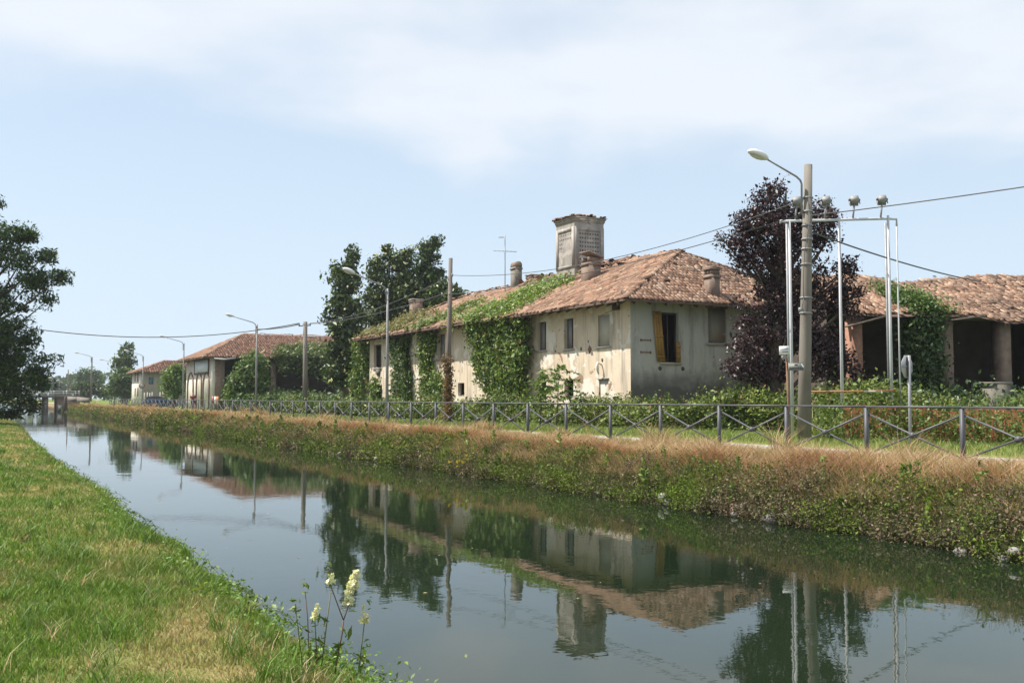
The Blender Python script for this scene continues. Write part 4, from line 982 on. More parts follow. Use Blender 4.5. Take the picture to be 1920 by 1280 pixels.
MB().add([P(.76, .90), P(.84, .92), P(.97, .45), P(.90, .42)], [(0, 1, 2, 3)]).build('white_stripe', MAT['sign_white'], gb)
# octagonal stop sign seen from behind
D_ = 28.3; b_ = at(1707, 840, D_); b_[2] = PZ
st = thing('stop_sign', b_, 'octagonal road sign seen from behind on a grey post behind the railing', 'road sign')
tpp = at(1704.5, 666, D_)
MB().tube([b_ - UP * .2, tpp], .045, 10).build('post', MAT['galvanised'], st, True)
c = at(1706, 687, D_) ; ex = unit(RIGHT * .74 + FWD * .67); nz = unit(np.cross(ex, UP)); r_ = .345
oc = [(r_ * math.cos(math.pi / 8 + k * math.pi / 4), r_ * math.sin(math.pi / 8 + k * math.pi / 4)) for k in range(8)]
if nz @ (CAMP - c) < 0: nz = -nz
MB().prism(oc, c - nz * .08, ex, UP, -nz, .012).build('plate', MAT['sign_back'], st)
MB().bar(c - ex * .30 - nz * .07, c + ex * .30 - nz * .07, .02, .035).build('rib', MAT['galvanised'], st)
MB().box((-.05, -.05, -.28), (.05, .05, .28), Matrix.Translation(Vector(c - nz * .055))).build('clamp_channel', MAT['print_dark'], st)
# round speed sign by the far house
D_ = 153; b_ = at(266, 760, D_); b_[2] = PZ
ss = thing('round_road_sign', b_, 'small round road sign with dark rim in front of the white house wall', 'road sign')
c = at(266, 723, D_); MB().tube([b_, c + UP * .4], .06, 8).build('post', MAT['lamp_grey'], ss)
nz = unit(CAMP - c); ex = unit(np.cross(UP, nz)); uy = np.cross(nz, ex)
ci = lambda r_: [(r_ * math.cos(k * math.pi / 10), r_ * math.sin(k * math.pi / 10)) for k in range(20)]
MB().prism(ci(.44), c + nz * .08, ex, uy, nz, .02).build('rim', MAT['rust'], ss); MB().prism(ci(.30), c + nz * .101, ex, uy, nz, .006).build('face', MAT['sign_back'], ss)
# red and white barrier board by the barn corner
D_ = 109; bb = thing('barrier_board', (*at(404, 757, D_)[:2], PZ), 'red and white barrier board standing at the corner of the barn', 'barrier')
for k, (x0, x1, mt) in enumerate(((397, 401.5, 'sign_red'), (401.5, 405.5, 'sign_white'), (405.5, 410.5, 'orange'))):
    board(x0, 743, x1, 757, D_, D_, 0, mt, 'panel', bb)
for px in (398, 410): a_ = at(px, 757, D_ + .1); MB().bar((a_[0], a_[1], PZ), at(px, 743, D_ + .1), .08, .08).build('leg', MAT['old_wood'], bb)

# orange plastic safety net behind the railing
nl0, nl1 = at(1580, 800, 34.5), at(1990, 800, 30.0)
net = thing('safety_net', (nl0[0], nl0[1], VZ), 'orange plastic safety netting among weeds behind the railing on the right', 'net')
dn = unit((nl1 - nl0) * np.array([1, 1, 0])); Ln = float(np.linalg.norm((nl1 - nl0)[:2])); mb = MB(); zt = lambda l: 1.88 + .07 * math.sin(l * 1.3) + .05 * math.sin(l * 3.1)
pn = np.array([nl0[0], nl0[1], 0]); side = np.array([-dn[1], dn[0], 0])
wv = lambda l, z: pn + dn * l + UP * z + side * (.10 * math.sin(l * .9 + z) + .04 * math.sin(l * 4 + z * 3))
nn = int(Ln / .085)
for k in range(nn):
    l = k * .085; z1 = zt(l)
    for j in range(4):
        za, zb = VZ + (z1 - VZ) * j / 4, VZ + (z1 - VZ) * (j + 1) / 4
        mb.quad(wv(l, za), wv(l + .040, za), wv(l + .040, zb), wv(l, zb))
for j in range(13):
    f_ = j / 12
    for k in range(0, nn, 4):
        la, lb = k * .085, min(k + 4, nn) * .085; za, zb = VZ + (zt(la) - VZ) * f_, VZ + (zt(lb) - VZ) * f_
        hgt = .085 if j == 12 else .038
        mb.quad(wv(la, za) + side * .003, wv(lb, zb) + side * .003, wv(lb, zb + hgt) + side * .003, wv(la, za + hgt) + side * .003)
mb.build('mesh', MAT['net'], net)
for k in range(5): l = .3 + k * (Ln - .6) / 4; MB().tube([wv(l, VZ - .2), wv(l, 2.0)], .025, 6).build('stake', MAT['rust'], net)

# ---------------------------------------------------------------- jogger
D_ = 100; f0 = at(362, 770, D_); fz = PZ + .03; J = 1.17
ps = thing('person', (f0[0], f0[1], fz), 'person in dark red top and dark shorts jogging on the towpath', 'person')
tor = unit(-FWD * .9 + RIGHT * .15)                # facing the camera
rt = unit(np.cross(tor, UP)); 
def jp(s_, f_, z_): return np.array([f0[0], f0[1], fz]) + (rt * s_ + tor * f_ + UP * z_) * J
def skin(name, verts, edges, radii, mat, parent, root=0, sub=2):
    me = bpy.data.meshes.new(name); me.from_pydata([tuple(v - root_off(parent)) for v in verts], edges, []); me.update(); me.materials.append(MAT[mat])
    o_ = bpy.data.objects.new(name, me); link(o_, parent)
    md = o_.modifiers.new('skin', 'SKIN'); md.use_smooth_shade = True
    for i, v in enumerate(me.skin_vertices[0].data): v.radius = (radii[i] * J, radii[i] * J); v.use_root = (i == root)
    s_ = o_.modifiers.new('sub', 'SUBSURF'); s_.levels = sub; s_.render_levels = sub
    OFF[o_.name] = root_off(parent); return o_
V = [jp(0, 0, .95), jp(0, .02, 1.15), jp(0, .05, 1.38), jp(0, .06, 1.50), jp(0, .09, 1.60), jp(0, .09, 1.70),
     jp(-.19, .05, 1.40), jp(-.27, -.08, 1.16), jp(-.20, .14, 1.08), jp(-.16, .22, 1.12),
     jp(.19, .05, 1.40), jp(.27, -.02, 1.16), jp(.20, .20, 1.10), jp(.15, .27, 1.16),
     jp(-.10, .01, .90), jp(-.12, .20, .52), jp(-.11, .06, .10), jp(-.11, .20, .05),
     jp(.10, 0, .90), jp(.11, -.02, .50), jp(.11, -.30, .22), jp(.11, -.26, .10)]
Ed = [(0, 1), (1, 2), (2, 3), (3, 4), (4, 5), (2, 6), (6, 7), (7, 8), (8, 9), (2, 10), (10, 11), (11, 12), (12, 13), (0, 14), (14, 15), (15, 16), (16, 17), (0, 18), (18, 19), (19, 20), (20, 21)]
Rd = [.14, .13, .15, .055, .085, .08, .065, .045, .035, .04, .065, .045, .035, .04, .09, .06, .04, .035, .09, .06, .04, .035]
skin('body', V, Ed, Rd, 'skin', ps)
skin('shirt', [V[0], V[1], V[2], V[6] * .55 + V[7] * .45, V[10] * .55 + V[11] * .45, V[6], V[10]], [(0, 1), (1, 2), (2, 5), (5, 3), (2, 6), (6, 4)], [.155, .15, .168, .066, .066, .08, .08], 'shirt', ps)
skin('shorts', [jp(0, 0, .97), V[14], V[14] * .45 + V[15] * .55, V[18], V[18] * .45 + V[19] * .55], [(0, 1), (1, 2), (0, 3), (3, 4)], [.16, .11, .095, .11, .095], 'shorts', ps)
skin('hair', [jp(0, .06, 1.70), jp(0, .05, 1.75), jp(0, .10, 1.77)], [(0, 1), (1, 2)], [.085, .08, .06], 'hair', ps)
mb = MB()
for s_ in (-1, 1): c = jp(s_ * .03, .175, 1.66); mb.box(tuple(c - .01), tuple(c + .01))
mb.build('eyes', MAT['hair'], ps); MB().tube([jp(0, .165, 1.65), jp(0, .195, 1.61), jp(0, .17, 1.60)], [.008, .018, .014], 6).build('nose', MAT['skin'], ps)
for foot in (17, 21): MB().tube([V[foot] - tor * .18 + UP * .0, V[foot] + tor * .10 - UP * .01], [.045, .05], 8).build('shoe', MAT['sign_white'], ps)

# ---------------------------------------------------------------- blue car by the far house
cc = at(299, 768, 139); CZ = PZ + .03
car = thing('parked_car', (cc[0], cc[1], CZ), 'blue hatchback parked crosswise by the far house behind the railing', 'car')
CW, CL, K = .86, 2.1, 1.15
cM = Matrix.Translation((cc[0], cc[1], CZ)) @ Euler((0, 0, math.radians(-8))).to_matrix().to_4x4() @ Matrix.Scale(K, 4)
def cpt(x, y, z): return tuple(cM @ Vector((x, y, z)))
low = [(-2.05, .30), (-2.08, .62), (-1.95, .88), (-1.2, .96), (-.0, .97), (1.0, .94), (1.75, .84), (2.05, .66), (2.10, .35), (1.9, .22), (-1.85, .22)]
mb = MB(); n = len(low)
rows = []
for y_, s_ in ((-CW, .0), (-CW * .93, .04), (CW * .93, .04), (CW, .0)):
    rows.append([cpt(x * (1 if abs(y_) < CW else .97), y_, z if (abs(y_) < CW) else (.3 + (z - .3) * .93)) for x, z in low])
vs = [p for r_ in rows for p in r_]; fs = [tuple(range(n)), tuple(range(4 * n - 1, 3 * n - 1, -1))]
for i in range(3):
    for k in range(n): fs.append((i * n + k, i * n + (k + 1) % n, (i + 1) * n + (k + 1) % n, (i + 1) * n + k))
mb.add(vs, fs); body = mb.build('body', MAT['car_blue'], car)
roofp = [(-1.75, .97), (-1.45, 1.38), (-.9, 1.46), (.1, 1.45), (.45, 1.36), (1.15, .95)]
mb = MB(); n = len(roofp); rows = []
for s_ in (-1, 1): rows.append([cpt(x, s_ * (CW * .90 - (z - .95) * .26), z) for x, z in roofp])
mb.add(rows[0] + rows[1], [tuple(range(n)), tuple(range(2 * n - 1, n - 1, -1))] + [(k, k + 1, n + k + 1, n + k) for k in range(n - 1)]); mb.build('cabin', MAT['car_blue'], car)
for s_ in (-1, 1):
    yo = lambda z: s_ * (CW * .90 - (z - .95) * .26 + .008)
    for q in ([(-1.50, 1.0), (-1.32, 1.33), (-.85, 1.38), (-.35, 1.39), (-.35, 1.0)], [(-.27, 1.0), (-.27, 1.39), (.10, 1.38), (.40, 1.30), (.92, 1.0)]):
        MB().add([cpt(x, yo(z), z) for x, z in q], [tuple(range(5))]).build('side_window', MAT['car_glass'], car)
    for x_ in (-1.3, 1.32):
        c = Vector((x_, s_ * (CW - .08), .30)); ring = [(math.cos(k * math.pi / 8), math.sin(k * math.pi / 8)) for k in range(16)]
        whl = MB().prism([(p_[0] * .31, p_[1] * .31) for p_ in ring], cM @ c, cM.to_3x3().col[0], cM.to_3x3().col[2], cM.to_3x3().col[1] * s_, .11).build('wheel', MAT['rubber'], car)
        MB().prism([(p_[0] * .19, p_[1] * .19) for p_ in ring], cM @ (c + Vector((0, s_ * .112, 0))), cM.to_3x3().col[0], cM.to_3x3().col[2], cM.to_3x3().col[1] * s_, .01).build('rim', MAT['chrome'], whl)
    mb = MB(); mb.box((2.0, s_ * .62 - .15, .60), (2.09, s_ * .62 + .15, .74), cM); mb.build('headlight', MAT['chrome'], car)
    mb = MB(); mb.box((-2.09, s_ * .66 - .1, .66), (-2.02, s_ * .66 + .1, .86), cM); mb.build('tail_light', MAT['sign_red'], car)
MB().add([cpt(.50, -.70, 1.33), cpt(.50, .70, 1.33), cpt(1.12, .72, .985), cpt(1.12, -.72, .985)], [(0, 1, 2, 3)]).build('windscreen', MAT['car_glass'], car)
MB().add([cpt(-1.50, -.66, 1.35), cpt(-1.50, .66, 1.35), cpt(-1.74, .72, 1.02), cpt(-1.74, -.72, 1.02)], [(0, 1, 2, 3)]).build('rear_window', MAT['car_glass'], car)

# pale palings in front of the far house
pal = thing('garden_paling', (*at(300, 760, 160)[:2], VZ), 'row of pale wooden garden posts in front of the far house', 'fence')
for px, ty in ((271, 736), (276.5, 735), (281, 736.5), (285.5, 735), (300.5, 735), (306, 733.5), (318, 738), (324.5, 739), (330.5, 736)):
    a_ = at(px, ty, 160); MB().box((a_[0] - .08, a_[1] - .08, VZ - .1), (a_[0] + .08, a_[1] + .08, a_[2])).build('post', MAT['infill'], pal)
a_, b_ = at(270, 747, 160.2), at(331, 748, 160.2); MB().bar(a_, b_, .05, .1).build('rail', MAT['infill'], pal)

# ---------------------------------------------------------------- road bridge, low wall and sluice
BY = 186.0
br = thing('road_bridge', (0, BY, 0), 'low concrete road bridge crossing the canal in the far distance', 'bridge')
MB().box((-6, BY, 2.28), (16, BY + 7, 2.72)).build('deck', MAT['concrete'], br)
MB().box((10.4, BY + .4, -.8), (11.1, BY + 6.6, 2.278)).build('pier', MAT['concrete'], br)
for x0, x1 in ((12.4, 16.0), (-6, 2.6)): MB().box((x0, BY + .3, -.8), (x1, BY + 6.7, 2.278)).build('abutment', MAT['brick_brown'], br)
for y_ in (BY + .1, BY + 6.9):
    for z_ in (3.05, 3.4): MB().bar((-6, y_, z_), (16, y_, z_), .06, .08).build('parapet_rail', MAT['lamp_white'], br)
    for k in range(12): MB().box((-5.9 + k * 1.97, y_ - .05, 2.722), (-5.8 + k * 1.97, y_ + .05, 3.5)).build('parapet_post', MAT['lamp_white'], br)
def low_wall(pts, z0, h, label):
    mb = MB()
    for i in range(len(pts) - 1):
        a_, b_ = pts[i], pts[i + 1]; mb.bar((a_[0], a_[1], a_[2] - h / 2), (b_[0], b_[1], b_[2] - h / 2), .3, h)
    tag(mb.build('low_wall', MAT['concrete']), label, 'wall')
low_wall([at(127, 743, 168), at(146, 744, 158), at(167, 746, 150)], 0, .75, 'pale low concrete wall beside the ramp to the bridge')
sl_ = thing('sluice_gate', (*at(115, 768, 163)[:2], -.2), 'dark green sluice panel standing at the water\'s edge before the bridge', 'sluice')
a_, b_ = at(109.5, 760, 163), at(120.5, 760, 163)
MB().box((-.5, -.06, -.4), (.5, .06, a_[2]), Matrix.Translation(((a_[0] + b_[0]) / 2, (a_[1] + b_[1]) / 2, 0)) @ Euler((0, 0, -YAW + .4)).to_matrix().to_4x4()).build('gate_leaf', MAT['sluice_green'], sl_)
for q in (a_, b_): MB().box((q[0] - .07, q[1] - .07, -.5), (q[0] + .07, q[1] + .07, q[2] + .15)).build('post', MAT['old_wood'], sl_)
MB().bar(a_ + UP * .1, b_ + UP * .1, .16, .1).build('top_beam', MAT['old_wood'], sl_)
a_ = at(123.5, 743, 158)
tag(MB().tube([(a_[0], a_[1], .2), (a_[0], a_[1], a_[2] - .08), tuple(a_)], [.24, .22, .14], 10).build('bollard', MAT['dark_wood']), 'dark stout bollard on the bank by the sluice panel', 'bollard')

# ---------------------------------------------------------------- plants
def lobes_px(lst, D, dz=1.0):
    """(px, py, rx, ry[, dD]) photo ellipses at depth D -> (centre, rh, rv)"""
    out = []
    for q in lst:
        d = D + (q[4] if len(q) > 4 else 0); out.append((at(q[0], q[1], d), q[2] * d / F_PX, q[3] * d / F_PX))
    return out
def crown_points(lobes, nclump, per, cr, fill=0.55, flat=0.8, zmin=None):
    vol = np.array([l[1] ** 1.6 * l[2] ** .8 for l in lobes]); vol = vol + .05 * vol.max(); pr = vol / vol.sum()
    idx = RNG.choice(len(lobes), nclump, p=pr)
    C_ = np.array([l[0] for l in lobes])[idx]; rh = np.array([l[1] for l in lobes])[idx]; rv = np.array([l[2] for l in lobes])[idx]
    u = RNG.normal(size=(nclump, 3)); u /= np.linalg.norm(u, axis=1)[:, None]
    r_ = (fill + (1 - fill) * RNG.random(nclump)) * (0.9 + 0.22 * RNG.random(nclump))
    cc_ = C_ + u * r_[:, None] * np.stack([rh, rh * .9, rv], 1)
    sz = cr * (0.6 + 0.9 * RNG.random(nclump))
    off = RNG.normal(size=(nclump, per, 3)).clip(-1.5, 1.5) * 0.5 * np.array([1, 1, flat])
    P = (cc_[:, None, :] + off * sz[:, None, None])
    tone = np.repeat(RNG.normal(size=nclump), per); outv = np.repeat(u, per, 0)
    P = P.reshape(-1, 3)
    if zmin is not None: k = P[:, 2] > zmin; P, tone, outv = P[k], tone[k], outv[k]
    return P, tone, outv, cc_
def tree(name, label, base, lobes, cats='tree', r0=.25, leaf=.2, nclump=220, per=45, cr=.9, c1=(.06, .10, .03), c2=(.12, .16, .05), mat='leaf', tv=LEAF_V, up=.4, limbs=14, fill=.5, group=None, flat=.8, bark='bark', zmin=1.0, trunk_top=None):
    base = np.array(base, float)
    t_ = thing(name, base, label, cats, group)
    P, tone, outv, cc_ = crown_points(lobes, nclump, per, cr, fill, flat, zmin)
    N = len(P); tt = np.clip(.5 + .25 * tone + .2 * RNG.normal(size=N), 0, 1)
    cl = jcol(c1, N, .2, c2, tt)
    o_ = scatter('crown', tv, LEAF_F, P, rand_mats(N, leaf, up, out=outv * .5), cl, MAT[mat], t_); o_['kind'] = 'stuff'
    if r0:
        ctr = np.average([l[0] for l in lobes], 0, weights=[l[1] * l[2] for l in lobes]); top = max(l[0][2] + l[2] * .5 for l in lobes)
        if trunk_top is None: trunk_top = np.array([ctr[0], ctr[1], top])
        h = [base - UP * .3, base * .75 + np.array([ctr[0], ctr[1], top]) * .25 * np.array([1, 1, 1]), base * .45 + trunk_top * .55, trunk_top]
        h[1][:2] = base[:2] * .9 + trunk_top[:2] * .1
        MB().tube(h, [r0 * 1.15, r0 * .8, r0 * .55, r0 * .12], 9).build('trunk', MAT[bark], t_, True)
        mb = MB()
        tg = [l[0] for l in lobes if l[0][2] - base[2] > 2.5] + list(cc_[RNG.choice(len(cc_), min(limbs, len(cc_)), replace=False)])
        for g in tg:
            f_ = np.clip((g[2] - base[2]) / (trunk_top[2] - base[2]) - .22, .12, .85); s_ = h[0] * (1 - f_) + trunk_top * f_
            if f_ < .55: s_ = base * (1 - f_ / .55) + h[2] * (f_ / .55)
            md = (s_ + g) / 2 - UP * .05 * np.linalg.norm(g - s_) + RNG.normal(size=3) * .12
            mb.tube([s_, md, g], [r0 * .34, r0 * .2, r0 * .06], 5, False)
        mb.build('limb', MAT[bark], t_, True)
    return t_, cc_

# copper-leaved tree by the farmhouse end
D_ = 42.5; b_ = at(1450, 800, D_); b_[2] = VZ
pl = lobes_px([(1450, 385, 44, 30), (1452, 358, 16, 12), (1412, 418, 44, 26), (1375, 448, 34, 18), (1348, 440, 12, 9), (1352, 458, 14, 8), (1450, 440, 62, 40), (1500, 420, 30, 34), (1532, 400, 30, 26, 1), (1543, 440, 18, 20), (1420, 488, 44, 26), (1395, 480, 20, 10), (1468, 500, 40, 40), (1450, 560, 34, 50), (1470, 620, 42, 60), (1510, 545, 22, 34), (1530, 470, 16, 26), (1540, 495, 8, 10), (1582, 520, 12, 26), (1590, 500, 8, 12), (1560, 560, 26, 24), (1600, 552, 8, 10), (1520, 620, 40, 50), (1395, 600, 22, 16), (1380, 640, 22, 18), (1412, 650, 36, 40), (1375, 690, 24, 12), (1435, 700, 46, 28), (1545, 670, 44, 46), (1588, 700, 30, 30), (1385, 570, 9, 8), (1548, 412, 18, 18), (1552, 452, 10, 12), (1536, 520, 16, 20), (1566, 545, 20, 20), (1590, 575, 14, 16)], D_)
tree('copper_tree', 'tall dark purple leaved tree between the farmhouse and the open barn', b_, pl, r0=.3, leaf=.13, nclump=640, per=58, cr=.46, c1=(.010, .005, .0075), c2=(.075, .033, .037), mat='dark_leaf', up=.3, fill=.6, limbs=40)
# magnolias behind the farmhouse's far end
MG = dict(r0=.3, leaf=.30, c1=(.024, .046, .014), c2=(.10, .145, .04), mat='dark_leaf', up=.3, fill=.45, group='dark evergreen trees behind the farmhouse')
def blossoms(t_, cc_, n, s_=.22):
    i = RNG.choice(len(cc_), n); P = cc_[i] + RNG.normal(size=(n, 3)) * .35 - FWD * .35
    P = np.repeat(P, 5, 0) + RNG.normal(size=(n * 5, 3)) * .07
    o_ = scatter('blossom', LEAF_V, LEAF_F, P, rand_mats(n * 5, s_, .5), jcol((.62, .58, .38), n * 5, .1), MAT['petal'], t_); o_['kind'] = 'stuff'
D_ = 89; b_ = at(648, 800, D_); b_[2] = VZ
t_, cc_ = tree('magnolia_tree', 'dark columnar evergreen at the far end of the farmhouse with a narrow spire', b_, lobes_px([(661, 474, 5, 12), (660, 488, 8, 12), (658, 505, 12, 14), (646, 506, 14, 14), (628, 503, 11, 8), (622, 520, 7, 8), (645, 530, 24, 20), (662, 530, 14, 22), (640, 565, 24, 22), (660, 580, 24, 30), (620, 592, 12, 12), (640, 615, 28, 22), (660, 640, 26, 34), (636, 655, 20, 20), (650, 690, 30, 34), (630, 705, 18, 22), (682, 660, 18, 40)], D_), nclump=420, per=36, cr=.62, **MG)
blossoms(t_, cc_, 70)
D_ = 95; b_ = at(735, 800, D_); b_[2] = VZ
t_, cc_ = tree('magnolia_tree', 'broad evergreen dotted with cream blossoms behind the farmhouse roof', b_, lobes_px([(735, 548, 44, 34), (724, 472, 4, 10), (708, 495, 14, 16), (703, 515, 16, 14), (742, 488, 22, 16), (760, 478, 10, 10), (772, 472, 6, 8), (765, 500, 18, 20), (700, 560, 24, 26), (760, 575, 36, 30), (690, 610, 34, 34), (735, 515, 34, 26), (720, 600, 40, 40), (770, 540, 20, 22)], D_), nclump=470, per=36, cr=.62, **MG)
blossoms(t_, cc_, 150)
D_ = 97; b_ = at(800, 800, D_); b_[2] = VZ
tree('magnolia_tree', 'upright evergreen with a forked top, right of the blossoming one', b_, lobes_px([(800, 548, 24, 30), (790, 510, 16, 18), (812, 462, 10, 9), (796, 462, 7, 7), (817, 455, 6, 5), (800, 482, 14, 14), (815, 490, 9, 14), (824, 512, 7, 6), (805, 515, 18, 16), (800, 580, 36, 26)], D_), nclump=260, per=36, cr=.6, **MG)
D_ = 92; b_ = at(843, 800, D_); b_[2] = VZ
tree('magnolia_tree', 'low round green crown peeping over the roof beside the wooden pole', b_, lobes_px([(843, 562, 26, 18), (822, 555, 18, 18), (858, 556, 12, 12), (830, 535, 9, 6), (848, 545, 10, 8)], D_), nclump=170, per=36, cr=.6, **{**MG, 'c2': (.11, .155, .045)})
# locust on the near bank, at the left edge
D_ = 62; b_ = at(-30, 800, D_); b_[2] = .72
ll = lobes_px([(-80, 400, 66, 50), (-5, 380, 10, 12), (-40, 450, 80, 60), (25, 440, 36, 26), (55, 440, 14, 10), (40, 490, 48, 32), (85, 478, 22, 16), (112, 520, 14, 12), (60, 525, 40, 24), (88, 565, 9, 16), (10, 560, 46, 40), (-70, 560, 90, 60), (15, 620, 46, 34), (58, 630, 12, 18), (-60, 650, 90, 60), (20, 680, 56, 26), (86, 672, 18, 6), (40, 715, 52, 20), (-50, 740, 80, 40), (30, 750, 46, 24), (75, 718, 26, 12), (10, 778, 34, 12), (68, 698, 30, 14), (58, 762, 26, 16), (20, 640, 60, 30), (-20, 700, 70, 50)], D_)
tree('locust_tree', 'dark feathery tree overhanging the canal at the left edge', b_, ll, r0=.34, leaf=.23, nclump=1000, per=52, cr=.62, c1=(.022, .044, .016), c2=(.075, .125, .034), mat='leaf', tv=LONG_V, up=.5, fill=.3, flat=.55)
# trees along the far towpath
FT = 'trees along the far towpath'
def far_tree(label, px, D_, lobs, leaf, n, c1, c2, r0=.3, per=30, cr=1.2, zb=VZ, **k):
    b_ = at(px, 760, D_); b_[2] = zb
    return tree('roadside_tree', label, b_, lobes_px(lobs, D_), r0=r0, leaf=leaf, nclump=n, per=per, cr=cr, c1=c1, c2=c2, group=FT, limbs=8, **k)
far_tree('sparse tall tree with bare looking top left of the far house', 237, 200, [(237, 660, 9, 9), (243, 652, 4, 4), (228, 664, 4, 4), (232, 680, 14, 12), (252, 672, 8, 5), (222, 684, 8, 6), (240, 698, 14, 10)], .6, 90, (.05, .085, .035), (.10, .14, .05), per=16, cr=1.3)
far_tree('leafy green tree touching the white wall of the far house', 232, 188, [(235, 715, 16, 18), (222, 712, 12, 12), (240, 735, 14, 12), (212, 730, 14, 16), (228, 700, 14, 8)], .5, 120, (.045, .085, .03), (.12, .17, .05))
far_tree('round solitary tree behind the pale lamp near the bridge', 166, 330, [(155, 706, 12, 10), (170, 704, 14, 11), (182, 712, 9, 10), (160, 718, 16, 10), (175, 722, 14, 9)], .8, 120, (.06, .10, .05), (.12, .17, .075), cr=2.0)
far_tree('low dense bush behind the low wall near the bridge', 158, 225, [(150, 730, 16, 9), (168, 728, 16, 10), (186, 732, 14, 8), (200, 735, 14, 8), (158, 738, 20, 6)], .5, 130, (.04, .065, .03), (.085, .115, .045), r0=.12)
far_tree('small bright green tree between the far house and the barn', 326, 138, [(326, 705, 15, 15), (318, 720, 12, 14), (336, 715, 9, 20), (326, 735, 14, 10), (332, 692, 8, 8)], .36, 130, (.08, .14, .03), (.17, .24, .06), r0=.15, cr=1.0)
far_tree('hazy far tree just right of the overhanging locust', 104, 420, [(102, 724, 9, 9), (98, 732, 8, 8), (112, 735, 10, 5)], 1.0, 60, (.05, .08, .05), (.09, .12, .07), cr=2.5)
N = 9000
px = RNG.random(N) * 700 - 350; hgt = 7 + 9 * fnoise(px * .03, px * 0, 88)
P = np.stack([px, 480 + RNG.normal(size=N) * 12, 0.8 + RNG.random(N) ** .6 * hgt], 1)
tag(scatter('far_wood', LEAF_V, LEAF_F, P, rand_mats(N, 3.0, .3), jcol((.05, .08, .045), N, .2, (.09, .12, .06)), MAT['leaf']), 'low dark wood along the horizon', 'wood', kind='stuff')

# ---- overgrown hedge along the verge
HL = [(8, 34.5), (14, 34), (20, 32.8), (25, 30.6), (30, 28.6), (36, 26.9), (44, 25.6), (52, 24.6), (60, 23.9), (72, 23.6), (84, 23.6), (97, 23.4), (104, 22.9)]
def hedge_x(y): return np.interp(y, [q[0] for q in HL], [q[1] for q in HL])
def hedge_top(y): return np.interp(y, [8, 16, 22, 26, 30, 34, 38, 43, 48, 56, 62, 70, 80, 88, 96, 104], [1.3, 1.3, 1.5, 1.85, 2.05, 1.9, 1.4, 1.45, 1.4, 1.4, 1.4, 1.4, 1.4, 1.7, 1.7, 1.8])
def hedge(name, label, ya, yb, n, leaf, c1, c2, seed, cr=.5, per=34, depth=3.2):
    y_ = ya + (yb - ya) * RNG.random(n); dp = RNG.random(n) ** 1.7 * depth
    zt_ = hedge_top(y_) + 1.9 * (fnoise(y_ * .5, dp * .6, seed) - .5) + .8 * (vnoise(y_ * 1.7, dp * 1.7, seed + 5) - .5) + .10 * dp
    front = np.clip(dp / .6, 0, 1); z_ = np.where(RNG.random(n) < .5, zt_ * .98, VZ + .1 + (zt_ - VZ - .1) * RNG.random(n))
    x_ = hedge_x(y_) + dp - .35 * (z_ - VZ) * 0 + .5 * (vnoise(y_ * .9, z_ * 1.2, seed + 3) - .5)
    cc_ = np.stack([x_, y_, z_], 1); sz = cr * (.6 + .8 * RNG.random(n))
    P = (cc_[:, None] + RNG.normal(size=(n, per, 3)) * .5 * sz[:, None, None] * np.array([1, 1, .8])).reshape(-1, 3)
    tone = np.repeat(.6 * RNG.normal(size=n) + 2.2 * (fnoise(y_ * .45, dp, seed + 9) - .5) * 2, per); k = P[:, 2] > VZ - .05
    P, tone = P[k], tone[k]; N = len(P)
    cl = jcol(c1, N, .22, c2, np.clip(.45 + .28 * tone + .15 * RNG.normal(size=N), 0, 1))
    dead = RNG.random(N) < .025; cl[dead] = jcol((.24, .14, .06), dead.sum(), .2)
    return tag(scatter(name, LEAF_V, LEAF_F, P, rand_mats(N, leaf, .6, out=np.array([-.35, -.25, .2])), cl, MAT['leaf']), label, 'hedge')
hedge('overgrown_hedge', 'bright overgrown hedge of creepers before the purple tree and house end', 22, 42, 1250, .13, (.026, .055, .011), (.20, .245, .045), 50)
hedge('overgrown_hedge', 'green tangle of bramble hedge in front of the farmhouse\'s sunlit wall', 42, 64, 1000, .145, (.026, .055, .011), (.185, .23, .045), 60)
hedge('overgrown_hedge', 'lower hedge running from the wooden pole to the barn vines', 64, 92, 800, .18, (.028, .055, .013), (.155, .20, .045), 70)
hedge('overgrown_hedge', 'dark hedge at the foot of the tiled barn beside the barrier board', 88, 104, 420, .25, (.04, .08, .02), (.10, .15, .04), 80, depth=6)
hedge('overgrown_hedge', 'rough weedy hedge in front of the open barn behind the orange net', 9, 23, 620, .15, (.05, .09, .02), (.13, .17, .04), 90, depth=5)
# young trees of heaven poking out of the hedge before the farmhouse
def sapling(px, py_top, D_, label, spread=.9):
    b_ = at(px, 780, D_); b_[2] = VZ; tp = at(px + 6, py_top, D_)
    t_ = thing('sapling', b_, label, 'sapling'); MB().tube([b_, (b_ + tp) / 2, tp], [.04, .03, .012], 6).build('stem', MAT['bark'], t_)
    P, Mx = [], []
    for k in range(17):
        f_ = .35 + .65 * k / 16; s_ = b_ + (tp - b_) * f_; an = k * 2.4; L = spread * (1.15 - .55 * f_) * (1 if k < 15 else .5)
        d = np.array([math.cos(an), math.sin(an), .55])
        for j in range(12):
            g = (j + 1) / 12; p_ = s_ + d * L * g - UP * (.55 * L * g * g)
            for s2 in (-1, 1): P.append(p_ + np.cross(d, UP) * .11 * s2)
    P = np.array(P); N = len(P)
    o_ = scatter('leaflets', LONG_V, LEAF_F, P, rand_mats(N, .26, 1.0), jcol((.08, .13, .03), N, .2, (.15, .20, .05)), MAT['leaf'], t_); o_['kind'] = 'stuff'
sapling(1043, 688, 46.5, 'young feathery sapling in front of the farmhouse ground floor windows', 1.5)
sapling(1012, 705, 47.5, 'shorter sapling left of the feathery one before the farmhouse wall', 1.0)

